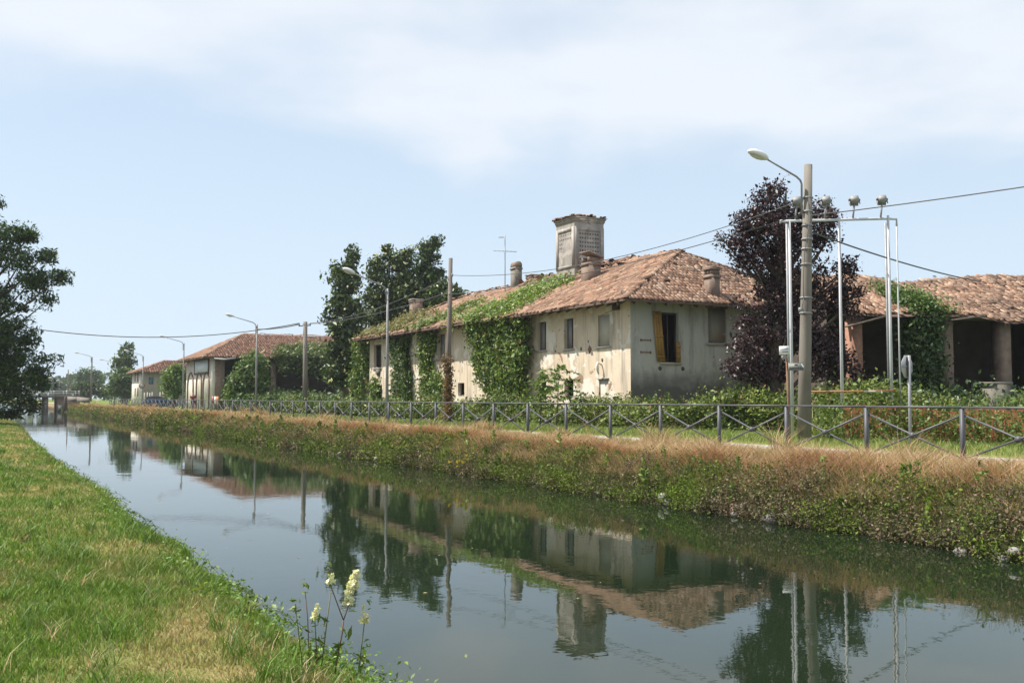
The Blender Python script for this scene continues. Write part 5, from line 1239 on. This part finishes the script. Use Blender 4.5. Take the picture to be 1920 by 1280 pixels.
# ---- creepers on the buildings
def creeper(name, label, gen, n, per, leaf, c1, c2, cr=.4, mat='leaf', out=(-.8, -.2, .1), sd=.2):
    cc_ = gen(n); n = len(cc_); sz = cr * (.5 + RNG.random(n))
    P = (cc_[:, None] + RNG.normal(size=(n, per, 3)) * .5 * sz[:, None, None] * np.array([.8, 1, 1])).reshape(-1, 3)
    tone = np.repeat(RNG.normal(size=n), per); N = len(P)
    cl = jcol(c1, N, sd, c2, np.clip(.5 + .26 * tone + .15 * RNG.normal(size=N), 0, 1))
    dead = RNG.random(N) < .03; cl[dead] = jcol((.22, .13, .06), dead.sum(), .2)
    return tag(scatter(name, LEAF_V, LEAF_F, P, rand_mats(N, leaf, .3, out=np.array(out)), cl, MAT[mat]), label, 'creeper', 'creepers on the buildings')
def on_wall(poly_px, X, bulge=.5, pw=1.0):
    """fill a photo polygon on the plane x = X with points standing up to 'bulge' off the wall"""
    pts = np.array([on_x(x, y, X)[1:] for x, y in poly_px])
    def gen(n):
        lo, hi = pts.min(0), pts.max(0); q = lo + (hi - lo) * RNG.random((n * 4, 2)); ins = np.zeros(len(q), bool); j = len(pts) - 1
        for i in range(len(pts)):
            a_, b_ = pts[i], pts[j]; cnd = ((a_[1] > q[:, 1]) != (b_[1] > q[:, 1])) & (q[:, 0] < (b_[0] - a_[0]) * (q[:, 1] - a_[1]) / (b_[1] - a_[1] + 1e-9) + a_[0]); ins ^= cnd; j = i
        q = q[ins][:n]; q = q[q[:, 1] > VZ]
        th = bulge * (.25 + .9 * fnoise(q[:, 0] * .8, q[:, 1] * .7, 33)) * RNG.random(len(q)) ** pw
        return np.stack([X - .05 - th, q[:, 0], q[:, 1]], 1)
    return gen
G1, G2 = (.035, .075, .013), (.17, .235, .04)
creeper('climbing_creeper', 'largest green creeper hanging from the farmhouse eaves to the ground', on_wall([(886, 600), (930, 580), (990, 590), (1003, 620), (990, 640), (1000, 670), (985, 700), (1005, 760), (930, 760), (915, 720), (905, 690), (895, 650), (885, 625)], 28.5, .75), 620, 34, .17, G1, G2, .42)
creeper('climbing_creeper', 'narrow dark creeper column behind the slim lamp on the farmhouse', on_wall([(738, 630), (770, 622), (766, 660), (772, 755), (742, 755), (744, 690)], 28.65, .4), 240, 34, .19, (.035, .07, .018), (.10, .15, .035), .5)
creeper('climbing_creeper', 'creeper column between the slim lamp and the wooden pole', on_wall([(788, 620), (822, 614), (818, 650), (808, 690), (838, 715), (838, 758), (796, 758), (796, 715), (799, 690), (792, 650)], 28.65, .4), 260, 34, .18, G1, G2, .5)
creeper('climbing_creeper', 'creeper on the far left corner of the farmhouse', on_wall([(672, 640), (688, 636), (685, 690), (680, 752), (664, 752)], 28.7, .4), 120, 34, .2, G1, G2, .5)
creeper('climbing_creeper', 'small creeper around the low window at the farmhouse\'s far end', on_wall([(698, 715), (712, 708), (710, 755), (700, 755)], 28.75, .25), 50, 30, .18, G1, G2, .4)
def on_roof(y0f, w, m0, m1, n2=1.0):
    def gen(n):
        m_ = m0 + (m1 - m0) * RNG.random(n); yc = y0f(m_ / MF); y_ = yc + RNG.normal(size=n) * w(m_ / MF)
        return np.stack([EX0 + slF[0] * m_, y_, EZ + slF[2] * m_ + .1 + .12 * RNG.random(n)], 1)
    return gen
creeper('roof_creeper', 'bright green creeper climbing up the middle of the farmhouse roof', on_roof(lambda f: 56.3 - 1.2 * f, lambda f: 1.9 * (1 - f * .75) + .3, -.2, 6.2), 560, 30, .17, (.085, .14, .025), (.20, .27, .055), .4, out=(-.4, -.1, .8))
creeper('roof_creeper', 'thin mossy creeper strip on the roof left of the wooden pole', on_roof(lambda f: 66.0 - 4.0 * f, lambda f: .9 * (1 - f * .6) + .2, 0, 4.6), 170, 28, .17, (.085, .12, .03), (.17, .21, .06), .35, out=(-.4, -.1, .8))
creeper('roof_creeper', 'yellowish moss and weeds over the far end of the farmhouse roof', on_roof(lambda f: 74.8 - 2.2 * f, lambda f: 2.0 * (1 - f * .6) + .3, 0, 4.2), 360, 26, .17, (.11, .10, .03), (.20, .19, .07), .35, out=(-.4, -.1, .8))
# barn vines
def blob(lst, D):
    lb = lobes_px(lst, D)
    def gen(n): return crown_points(lb, n, 1, .3, .55)[3]
    return gen
creeper('climbing_creeper', 'tall mound of creeper against the open side of the tiled barn', blob([(470, 700, 22, 26), (480, 680, 16, 12), (455, 722, 20, 20), (490, 722, 14, 26), (440, 740, 16, 10)], 103), 380, 40, .30, (.045, .09, .02), (.135, .20, .045), .7, out=(-.2, -.8, .2))
def barn_roof_gen(n):
    l = 8.5 + RNG.random(n) * 12.5; lim = np.interp(l, [8.5, 11, 14, 21], [1.2, 3.6, 4.4, 4.2]); m_ = -.4 + (lim + .4) * RNG.random(n)
    return np.stack([QX - qe + l, QY0 - qe + sQ[1] * m_, QZ + sQ[2] * m_ + .15 - np.where(m_ < 0, RNG.random(n) * 1.4, 0)], 1)
creeper('roof_creeper', 'green creeper blanket covering the lower roof of the tiled barn', barn_roof_gen, 620, 30, .32, (.06, .095, .022), (.14, .175, .05), .7, out=(-.1, -.5, .8))
creeper('climbing_creeper', 'dark creeper curtain under the eaves of the tiled barn', lambda n: np.stack([QX + 8 + RNG.random(n) * 14, QY0 - .6 - RNG.random(n) * .8, QZ - RNG.random(n) ** 1.8 * 1.6], 1), 220, 30, .3, (.03, .055, .016), (.07, .105, .03), .7, out=(0, -.8, .2))
creeper('climbing_creeper', 'low bushes before the dark open side of the tiled barn', lambda n: np.stack([QX + 1.5 + RNG.random(n) * 17, QY0 - 1.0 - RNG.random(n) * 5, VZ + RNG.random(n) ** 1.3 * 1.5], 1), 420, 30, .32, (.04, .08, .02), (.115, .17, .04), .8, out=(-.1, -.5, .6))
# ivy on the open barn
il = bl_of(1722)
creeper('climbing_creeper', 'shade-darkened ivy curtain hanging between the piers of the open barn', lambda n: np.array([bp(il + RNG.normal() * .42, .15 + RNG.random() * .8, VZ + RNG.random() * (BZ - VZ + .1)) for _ in range(n)]), 520, 36, .17, (.028, .055, .016), (.07, .115, .03), .45, 'dark_leaf', out=(-.1, -.8, .2))  # roof mound's ivy again, with shade put into darker leaf colours
creeper('roof_creeper', 'rounded green ivy mound on the open barn roof', lambda n: np.array([bp(il + .1 + RNG.normal() * .48, 0, BZ) + BS * (.2 + abs(RNG.normal()) * 1.5) + UP * (.05 + RNG.random() * .25) for _ in range(n)]), 260, 36, .13, (.04, .085, .016), (.115, .185, .035), .42, out=(-.1, -.5, .8))
creeper('climbing_creeper', 'dark undergrowth along the foot of the open barn', lambda n: np.array([bp(-1 + RNG.random() * (BL + 1), -2.5 + RNG.random() * 3, VZ + RNG.random() ** 1.5 * 1.7) for _ in range(n)]), 520, 34, .19, (.025, .05, .016), (.06, .10, .03), .6, 'dark_leaf', out=(-.1, -.6, .5))
creeper('climbing_creeper', 'brown dead creeper wrapped round the foot of the wooden pole', lambda n: np.stack([at(839.5, 760, 54.8)[0] + RNG.normal(size=n) * .09, at(839.5, 760, 54.8)[1] + RNG.normal(size=n) * .09, VZ + RNG.random(n) ** 1.3 * 3.6], 1), 130, 26, .11, (.13, .07, .035), (.20, .14, .06), .22, out=(-.5, -.5, .1))

# ---- grass and weeds (nobody could count them: one object each)
def in_view_density(y): return 1.0
# near bank lawn
def lawn(n, ya, yb, xa, h0, w0, seed):
    y_ = ya + (yb - ya) * RNG.random(n) ** 1.25; x_ = xa + (left_edge(y_) + .05 - xa) * RNG.random(n)
    z_ = lz(x_, y_)
    dry = fnoise(x_ * .75 + 3, y_ * .42, 101); dr2 = fnoise(x_ * 2.1, y_ * 1.6, 105)
    e_ = left_edge(y_) - x_
    t = np.clip((.5 * dry + .5 * dr2 - .40) * 3.4 + .48 * np.exp(-((e_ - .80) / .5) ** 2) - .17, 0, 1)
    t = np.clip(t + .26 * RNG.normal(size=n), 0, 1)
    tall = fnoise(x_ * 1.3 + 9, y_ * .9, 111); h = h0 * (.45 + .75 * tall + .6 * np.clip(fnoise(x_ * 2.6, y_ * 1.8, 115) - .58, 0, 1) * 3) * (.6 + .7 * RNG.random(n)) * (1 - .45 * t) * np.where(e_ < .35, 1.5, 1)
    cl = jcol((.105, .19, .026), n, .24, (.36, .275, .14), t)
    return np.stack([x_, y_, z_ - .01], 1), h, np.full(n, w0) * (.7 + .6 * RNG.random(n)), cl
parts = [lawn(150000, 2.5, 11, -2.5, .085, .0075, 1), lawn(90000, 9, 26, -3.0, .095, .013, 2), lawn(60000, 22, 85, -5.0, .12, .03, 3)]
P, h, w_, cl = [np.concatenate(q) for q in zip(*parts)]
tag(blades('lawn_grass', P, h, w_, .9, cl, MAT['leaf']), 'short mown grass with dry patches on the near bank', 'grass', kind='stuff')
# leafy weeds along the edge of the near bank
def weeds(centres, rad, per, leaf, c1, c2, up=.9, tv=LEAF_V, squash=.5):
    n = len(centres); rr = rad * (.5 + RNG.random(n)); P = (centres[:, None] + RNG.normal(size=(n, per, 3)) * .5 * rr[:, None, None] * np.array([1, 1, squash])).reshape(-1, 3)
    tone = np.repeat(RNG.random(n), per); N = len(P)
    return P, rand_mats(N, leaf, up), jcol(c1, N, .2, c2, np.clip(tone + .2 * RNG.normal(size=N), 0, 1))
n = 520; y_ = 4.0 + 45 * RNG.random(n) ** 1.9; e_ = RNG.random(n) ** 1.5 * .55 - .10
x_ = left_edge(y_) - e_; c = np.stack([x_, y_, np.maximum(lz(x_, y_), .02) + .05], 1)
k = fnoise(y_ * 1.1, y_ * 0, 120) + .25 * RNG.random(n) > .55; c = c[k]
P, M_, cl = weeds(c, .20, 60, .032, (.085, .155, .02), (.16, .24, .035))
n = 46; y_ = 4.6 + 1.7 * RNG.random(n); x_ = left_edge(y_) - .32 + .40 * RNG.random(n); c = np.stack([x_, y_, np.maximum(lz(x_, y_), .05) + .06], 1)
P2, M2_, cl2 = weeds(c, .24, 110, .028, (.075, .15, .02), (.15, .24, .035), squash=.8)
P, M_, cl = np.concatenate([P, P2]), np.concatenate([M_, M2_]), np.concatenate([cl, cl2]); k = P[:, 0] < left_edge(P[:, 1]) + .10 - .25 * np.clip(P[:, 2] - .3, 0, 1); P, M_, cl = P[k], M_[k], cl[k]
tag(scatter('edge_weeds', LEAF_V, LEAF_F, P, M_, cl, MAT['leaf']), 'green leafy weeds along the edge of the near bank', 'weeds', kind='stuff')
# trailing shoots that hang over the water
n = 150; y_ = 4.5 + 32 * RNG.random(n) ** 1.6; x0 = left_edge(y_) - .05; P, M_ = [], []; smb = MB()
for yy, xx in zip(y_, x0):
    L = R.uniform(.12, .5); an = R.gauss(0, .7); z0 = max(float(lz(np.array([xx]), np.array([yy]))[0]), .1) + .05
    hg = R.uniform(.4, 1.2); q = [(xx + L * g * math.cos(an), yy + L * g * math.sin(an), z0 + .44 * g * (1 - g) * hg - .05 * g) for g in [j / 13 for j in range(14)]]; P += q; smb.tube(q[::3] + q[-1:], .003, 3, False)
P = np.array(P) + RNG.normal(size=(len(P), 3)) * .012; N = len(P)
ts_ = tag(scatter('trailing_shoots', LEAF_V, LEAF_F, P, rand_mats(N, .04, .5), jcol((.06, .105, .02), N, .25, (.13, .19, .04)), MAT['leaf']), 'thin shoots trailing from the near bank over the water', 'weeds', kind='stuff')
smb.build('shoot_stem', MAT['stem'], ts_)['kind'] = 'stuff'

# far bank: dry grass on top
def dry(n, ya, yb, pw, hh, ww):
    y_ = ya + (yb - ya) * RNG.random(n) ** pw; ed = right_edge(y_); x_ = ed + .42 + (fence_x(y_) + .35 - ed - .42) * RNG.random(n) ** 1.2
    d = x_ - ed; z_ = rz(x_, y_)
    red = np.exp(-((d - 1.35) / .55) ** 2) * np.clip((fnoise(y_ * .35, 4 + y_ * 0, 131) - .30) * 4, 0, 1)
    red = np.maximum(red, np.exp(-((d - 1.4) / .6) ** 2) * np.exp(-((y_ - 22) / 3.5) ** 2) * 1.1)
    grn = np.clip((fnoise(x_ * .5, y_ * .28, 140) - .60) * 6, 0, 1) * np.where(d > 4.6, 1.0, .75)
    pale = fnoise(x_ * .9, y_ * .6, 150)
    c = jcol((.36, .225, .15), n, .28, (.53, .385, .26), np.clip(pale + .2 * RNG.normal(size=n), 0, 1))
    c = c * (1 - .85 * red[:, None]) + jcol((.30, .125, .075), n, .2) * .85 * red[:, None]
    g = (RNG.random(n) < grn * .75 + .13)[:, None]; c = np.where(g, jcol((.13, .17, .055), n, .2), c)
    h = hh * (.25 + 1.4 * fnoise(x_ * 1.1, y_ * .9, 160)) * (.6 + .7 * RNG.random(n)) * np.interp(d, [.7, 1.5, 3.8, 5.2, 6.5], [.85, 1.1, .9, .45, .25])
    tuft = np.where(vnoise(y_ * 1.3, x_ * 1.1, 163) > .72, 2.6, 1.0) * np.where(vnoise(y_ * .5, x_ * .4, 164) > .6, 1.5, 1.0)
    h = np.where(d > 4.6, h * tuft, h)
    h = h * np.where((x_ > fence_x(y_) - .1), .7, 1) * np.interp(y_, [8, 15.5, 17.0], [1.15, 1.15, 1.0])
    return np.stack([x_, y_, z_ - .02], 1), h, np.full(n, ww) * (.7 + .6 * RNG.random(n)), c
parts = [dry(150000, 4, 34, 1.1, .42, .013), dry(80000, 30, 75, 1.2, .45, .026), dry(50000, 70, 190, 1.3, .5, .07)]
P, h, w_, cl = [np.concatenate(q) for q in zip(*parts)]
tag(blades('dry_grass', P, h, w_, (1.15, (-.10, -.12, 0)), cl, MAT['dry_grass']), 'tall dry straw coloured grass along the far bank', 'grass', kind='stuff')
# weeds on the bank face
def face(n, ya, yb, pw, rad, per, leaf):
    y_ = ya + (yb - ya) * RNG.random(n) ** pw; d = -.18 + 1.25 * RNG.random(n); x_ = right_edge(y_) + d
    bl = np.clip(fnoise(y_ * 1.3, d * 1.6, 175) - .42, 0, 1) * 1.1
    z_ = np.maximum(rz(x_, y_), .03) + .04 + (.08 + .75 * bl) * RNG.random(n); x_ = x_ - .35 * bl
    kp = fnoise(y_ * 1.7, d * 2.4, 178) > .36; x_, y_, z_, d = x_[kp], y_[kp], z_[kp], d[kp]; n = len(x_)
    c = np.stack([x_, y_, z_], 1); kind = fnoise(y_ * .8, d * 1.5, 170) + .22 * RNG.normal(size=n)
    P, M_, _ = weeds(c, rad, per, leaf, (.1, .1, .1), (.1, .1, .1), up=.5, squash=.8)
    kk = np.repeat(kind, per); N = len(P); t = RNG.random(N)
    cl = jcol((.045, .056, .026), N, .34, (.125, .135, .06), t)
    cl = np.where((kk > .62)[:, None], jcol((.06, .10, .018), N, .26, (.17, .22, .04), t), cl)
    cl = np.where((kk < .40)[:, None], jcol((.09, .07, .05), N, .3, (.22, .165, .115), t), cl)
    k = (P[:, 2] > .0); return P[k], M_[k], cl[k]
parts = [face(3300, 3, 34, 1.05, .26, 74, .040), face(1700, 30, 75, 1.2, .34, 50, .072), face(1100, 70, 185, 1.3, .45, 40, .14)]
P, M_, cl = [np.concatenate(q) for q in zip(*parts)]
tag(scatter('bank_weeds', LEAF_V, LEAF_F, P, M_, cl, MAT['weed']), 'dense green and brown weeds covering the steep face of the far bank', 'weeds', kind='stuff')
# stalks among them
n = 16000; y_ = 4 + 60 * RNG.random(n) ** 1.3; x_ = right_edge(y_) + .05 + 1.3 * RNG.random(n)
tag(blades('bank_stalks', np.stack([x_, y_, np.maximum(rz(x_, y_), .0)], 1), .18 + .35 * RNG.random(n), np.full(n, .012) * np.interp(y_, [4, 60], [.8, 2.4]), (.7, (-.4, -.1, 0)), jcol((.15, .13, .07), n, .25, (.12, .17, .05)), MAT['dry_grass']), 'thin stalks standing among the far bank weeds', 'weeds', kind='stuff')
# yellow flowers on the bank
n = 9; a_ = at(868, 862, 27.2); P = np.array([a_ + RIGHT * R.gauss(0, .22) + UP * R.gauss(0, .09) + FWD * R.gauss(0, .15) for _ in range(n)]); P = np.repeat(P, 5, 0) + RNG.normal(size=(n * 5, 3)) * .02
tag(scatter('yellow_flowers', LEAF_V, LEAF_F, P, rand_mats(n * 5, .05, .5), jcol((.55, .36, .02), n * 5, .1), MAT['petal']), 'patch of small yellow flowers on the far bank face', 'flowers', kind='stuff')
# stones at the foot of the far bank
mb = MB()
for k in range(70):
    y_ = 5 + 45 * R.random() ** 1.3; x_ = float(right_edge(y_)) + R.uniform(-.12, .25); z_ = max(float(rz(np.array([x_]), np.array([y_]))[0]), 0) + R.uniform(-.02, .12); s_ = R.uniform(.04, .11)
    if k < 10: y_ = R.choice([7.9, 8.3, 8.7, 13.5, 17.5]) + R.gauss(0, .25); x_ = float(right_edge(y_)) - .10; z_ = R.uniform(.03, .2); s_ = R.uniform(.09, .17)
    vs = []
    for zz, rr in ((-.6, .5), (-.1, 1), (.4, .8), (.65, .3)):
        for j in range(6): an = j * math.pi / 3 + R.uniform(-.2, .2); q = rr * R.uniform(.75, 1.15); vs.append((x_ + s_ * q * math.cos(an) * .8, y_ + s_ * q * math.sin(an) * 1.3, z_ + s_ * zz))
    mb.add(vs, [(i * 6 + j, i * 6 + (j + 1) % 6, i * 6 + 6 + (j + 1) % 6, i * 6 + 6 + j) for i in range(3) for j in range(6)] + [(18, 19, 20, 21, 22, 23)])
tag(mb.build('bank_stones', MAT['stone']), 'pale rubble stones at the water line of the far bank', 'stones', kind='stuff')
# verge grass behind the railing
n = 90000; y_ = 4 + 100 * RNG.random(n) ** 1.25; f_ = RNG.random(n); x_ = fence_x(y_) + 2.55 + f_ * (np.minimum(hedge_x(y_) + .5, 31) - fence_x(y_) - 2.55)
tag(blades('verge_grass', np.stack([x_, y_, np.full(n, VZ - .03)], 1), .16 * (.5 + RNG.random(n)) * (.6 + fnoise(x_, y_, 190)), np.full(n, .014) * np.interp(y_, [4, 30, 100], [1, 1.3, 4]), .9, jcol((.12, .20, .03), n, .2, (.24, .24, .08)), MAT['leaf']), 'green grass on the verge behind the railing', 'grass', kind='stuff')
# tall arching stalks round the net and the concrete pole
n = 420; q = RNG.random(n); base_ = np.array([at(1500 + 430 * k, 800, 36.0 - 4 * k + RNG.normal() * .5) for k in q]); base_[:, 2] = VZ
tag(blades('tall_weeds', base_, .7 + 1.15 * RNG.random(n) ** 1.5, np.full(n, .035), .9, jcol((.15, .19, .04), n, .2, (.25, .25, .08)), MAT['leaf']), 'tall arching weeds around the orange net', 'weeds', kind='stuff')
c = np.array([at(1530 + 410 * k, 800, 34.3 - 4.4 * k + RNG.normal() * .45) for k in RNG.random(260)]); c[:, 2] = VZ + RNG.random(260) ** 1.2 * 1.15
P, M_, cl = weeds(c, .5, 26, .10, (.055, .10, .02), (.15, .19, .045), squash=1.1)
tag(scatter('net_weeds', LEAF_V, LEAF_F, P, M_, cl, MAT['leaf']), 'leafy weeds growing through the orange net', 'weeds', kind='stuff')

# ---- meadowsweet at the edge of the near bank
def meadow(name, label, stems, clusters, buds=()):
    b_ = at(*stems[0][0], 6.15); t_ = thing(name, b_, label, 'flower', 'meadowsweet at the water')
    for st_, r_, mt in ((s[:-2], s[-2], s[-1]) for s in stems):
        MB().tube([at(x, y, 6.15) for x, y in st_], r_, 6).build('stem', MAT[mt], t_)
    for (x, y, rx, ry, n) in clusters:
        P = []
        for _ in range(n):
            g = R.random(); an = R.random() * 6.283; q = R.random() ** .5 * (1 - .55 * g)
            P.append(at(x + rx * q * math.cos(an) + rx * .35 * (g - .5), y + ry * (1 - 2 * g), 6.15 + rx / F_PX * 6 * q * math.sin(an)))
        P = np.array(P); o_ = scatter('flower_cluster', LEAF_V, LEAF_F, P, rand_mats(n, .024, .4), jcol((.80, .77, .62), n, .08, (.74, .70, .46)), MAT['petal'], t_); o_['kind'] = 'stuff'
    for (x, y, n, s_) in buds:
        P = np.array([at(x + R.gauss(0, 4), y + R.gauss(0, 7), 6.15) for _ in range(n)])
        o_ = scatter('leaf_tuft', LONG_V, LEAF_F, P, rand_mats(n, s_, .4), jcol((.10, .17, .03), n, .2, (.22, .27, .07)), MAT['leaf'], t_); o_['kind'] = 'stuff'
def S_(pts, r_, mt): return [*pts, r_, mt]
meadow('meadowsweet', 'tallest forked meadowsweet with a dense cream plume', [S_([(628, 1262), (634, 1225), (641, 1190), (644, 1162)], .0045, 'stem_red'), S_([(644, 1162), (650, 1145), (656, 1128)], .0038, 'stem_red'), S_([(644, 1162), (632, 1130), (621, 1100), (618, 1062)], .0035, 'stem_red')], [(655, 1112, 11, 20, 240), (664, 1088, 12, 16, 220), (668, 1076, 7, 7, 60), (621, 1084, 10, 9, 70)], [(617, 1062, 12, .03), (660, 1128, 10, .03), (652, 1190, 10, .06), (636, 1215, 14, .06)])
meadow('meadowsweet', 'short meadowsweet with a starry cream head, left of the tall one', [S_([(594, 1245), (592, 1190), (590, 1158)], .0035, 'stem')], [(591, 1154, 9, 6, 80), (594, 1140, 5, 9, 30)], [(586, 1178, 8, .04), (594, 1225, 10, .05)])
meadow('meadowsweet', 'meadowsweet with a small cream head, right of the tall one', [S_([(672, 1262), (678, 1210), (683, 1168)], .0035, 'stem')], [(684, 1158, 11, 8, 110), (681, 1140, 5, 8, 26)], [(694, 1130, 8, .03), (688, 1205, 8, .04), (680, 1230, 12, .05)])
meadow('meadowsweet', 'thin unopened meadowsweet stem with green buds at the left of the group', [S_([(567, 1245), (559, 1180), (554, 1132)], .003, 'stem')], [], [(554, 1130, 10, .03), (552, 1140, 8, .035), (562, 1185, 6, .03)])
meadow('meadowsweet', 'tall thin stem with yellow green buds between the meadowsweets', [S_([(580, 1245), (577, 1160), (572, 1108)], .003, 'stem_red')], [], [(573, 1100, 12, .03), (563, 1090, 5, .03), (580, 1215, 8, .04)])
meadow('meadowsweet', 'leafy stem leaning into the tall meadowsweet from the left', [S_([(603, 1248), (610, 1190), (620, 1110)], .0035, 'stem')], [], [(606, 1165, 9, .045), (603, 1195, 12, .05), (620, 1100, 6, .03)])

# ---- summer haze in the air
hb = MB().box((-950, -60, -1.5), (950, 1450, 24))
m, t, b, o = nodes('haze'); t.nodes.remove(b)
vol = t.nodes.new('ShaderNodeVolumePrincipled'); vol.inputs['Color'].default_value = (.86, .91, 1.0, 1); vol.inputs['Density'].default_value = 0.0002; vol.inputs['Anisotropy'].default_value = .3
t.links.new(vol.outputs[0], o.inputs['Volume'])
HAZE = True
if HAZE: tag(hb.build('haze', m), kind='stuff')
# taller tufts and broad-leaved rosettes in the near lawn
def tufts(n, per, hh, ww, c1, c2, ya, yb):
    y_ = ya + (yb - ya) * RNG.random(n) ** 1.4; x_ = -.6 + (left_edge(y_) - .15 + .6) * RNG.random(n)
    P = np.repeat(np.stack([x_, y_, lz(x_, y_) - .01], 1), per, 0); P[:, :2] += RNG.normal(size=(n * per, 2)) * .05
    return P, hh * (.5 + .8 * RNG.random(n * per)), np.full(n * per, ww), jcol(c1, n * per, .2, c2)
parts = [tufts(70, 34, .19, .008, (.06, .13, .02), (.14, .22, .04), 4, 12), tufts(60, 26, .20, .014, (.06, .13, .02), (.16, .22, .05), 11, 34), tufts(40, 22, .16, .007, (.30, .23, .12), (.42, .34, .18), 4, 14)]
P, h, w_, cl = [np.concatenate(q) for q in zip(*parts)]
tag(blades('grass_tufts', P, h, w_, 1.3, cl, MAT['leaf']), 'longer grass tufts standing in the near lawn', 'grass', kind='stuff')
# upright leafy plants on the far bank face
n = 190; y_ = 4 + 75 * RNG.random(n) ** 1.25; x_ = right_edge(y_) + .1 + 1.1 * RNG.random(n); z_ = np.maximum(rz(x_, y_), .02); hh = .28 + .4 * RNG.random(n); per = 56
f_ = RNG.random((n, per)); an = RNG.random((n, per)) * 6.283; rr = .16 * (1.15 - f_) * (.3 + RNG.random((n, per)))
P = np.stack([x_[:, None] + rr * np.cos(an), y_[:, None] + rr * np.sin(an), z_[:, None] + hh[:, None] * f_], 2).reshape(-1, 3); N = len(P)
cl = jcol((.07, .12, .022), N, .25, (.17, .23, .045), np.repeat(RNG.random(n), per))
tag(scatter('bank_plants', LONG_V, LEAF_F, P, rand_mats(N, .10, .5) * np.interp(P[:, 1], [5, 60], [.9, 1.7])[:, None, None], cl, MAT['leaf']), 'upright leafy plants on the far bank face', 'weeds', kind='stuff')
# leaves and scum adrift on the water
n = 420; y_ = 9 + 66 * RNG.random(n) ** 1.4; x_ = 2.7 + 10.0 * RNG.random(n); x_ = np.where(RNG.random(n) < .5, right_edge(y_) - .1 - np.abs(RNG.normal(size=n)) * .5, x_)
tag(scatter('floating_leaves', LEAF_V, LEAF_F, np.stack([x_, y_, np.full(n, .004)], 1), rand_mats(n, .032, 40), jcol((.16, .14, .06), n, .3, (.35, .33, .22)), MAT['dry_grass']), 'tiny leaves drifting on the canal', 'leaves', kind='stuff')

# long wild shoots standing out of the hedge
n = 260; y_ = 21 + 70 * RNG.random(n); dp = RNG.random(n) * 2.0; x_ = hedge_x(y_) + dp; zb = hedge_top(y_) - .3; per = 16
L = .5 + .75 * RNG.random(n) ** 1.5; an = RNG.random(n) * 6.283; g = np.linspace(0, 1, per)[None]
arc = .45 * L[:, None] * g ** 1.6
P = np.stack([x_[:, None] + arc * np.cos(an)[:, None], y_[:, None] + arc * np.sin(an)[:, None], zb[:, None] + L[:, None] * (g * 1.15 - .25 * g ** 2)], 2)
st_ = MB()
for k in range(n): st_.tube(P[k][::5], .008, 3, False)
P = P.reshape(-1, 3) + RNG.normal(size=(n * per, 3)) * .03; N = len(P)
hs_ = tag(scatter('hedge_shoots', LEAF_V, LEAF_F, P, rand_mats(N, .15, .4), jcol((.08, .13, .02), N, .2, (.24, .28, .06), np.repeat(RNG.random(n), per)), MAT['leaf']), 'long wild shoots standing out of the overgrown hedge', 'shoots', kind='stuff')
st_.build('shoot_stem', MAT['stem'], hs_)['kind'] = 'stuff'
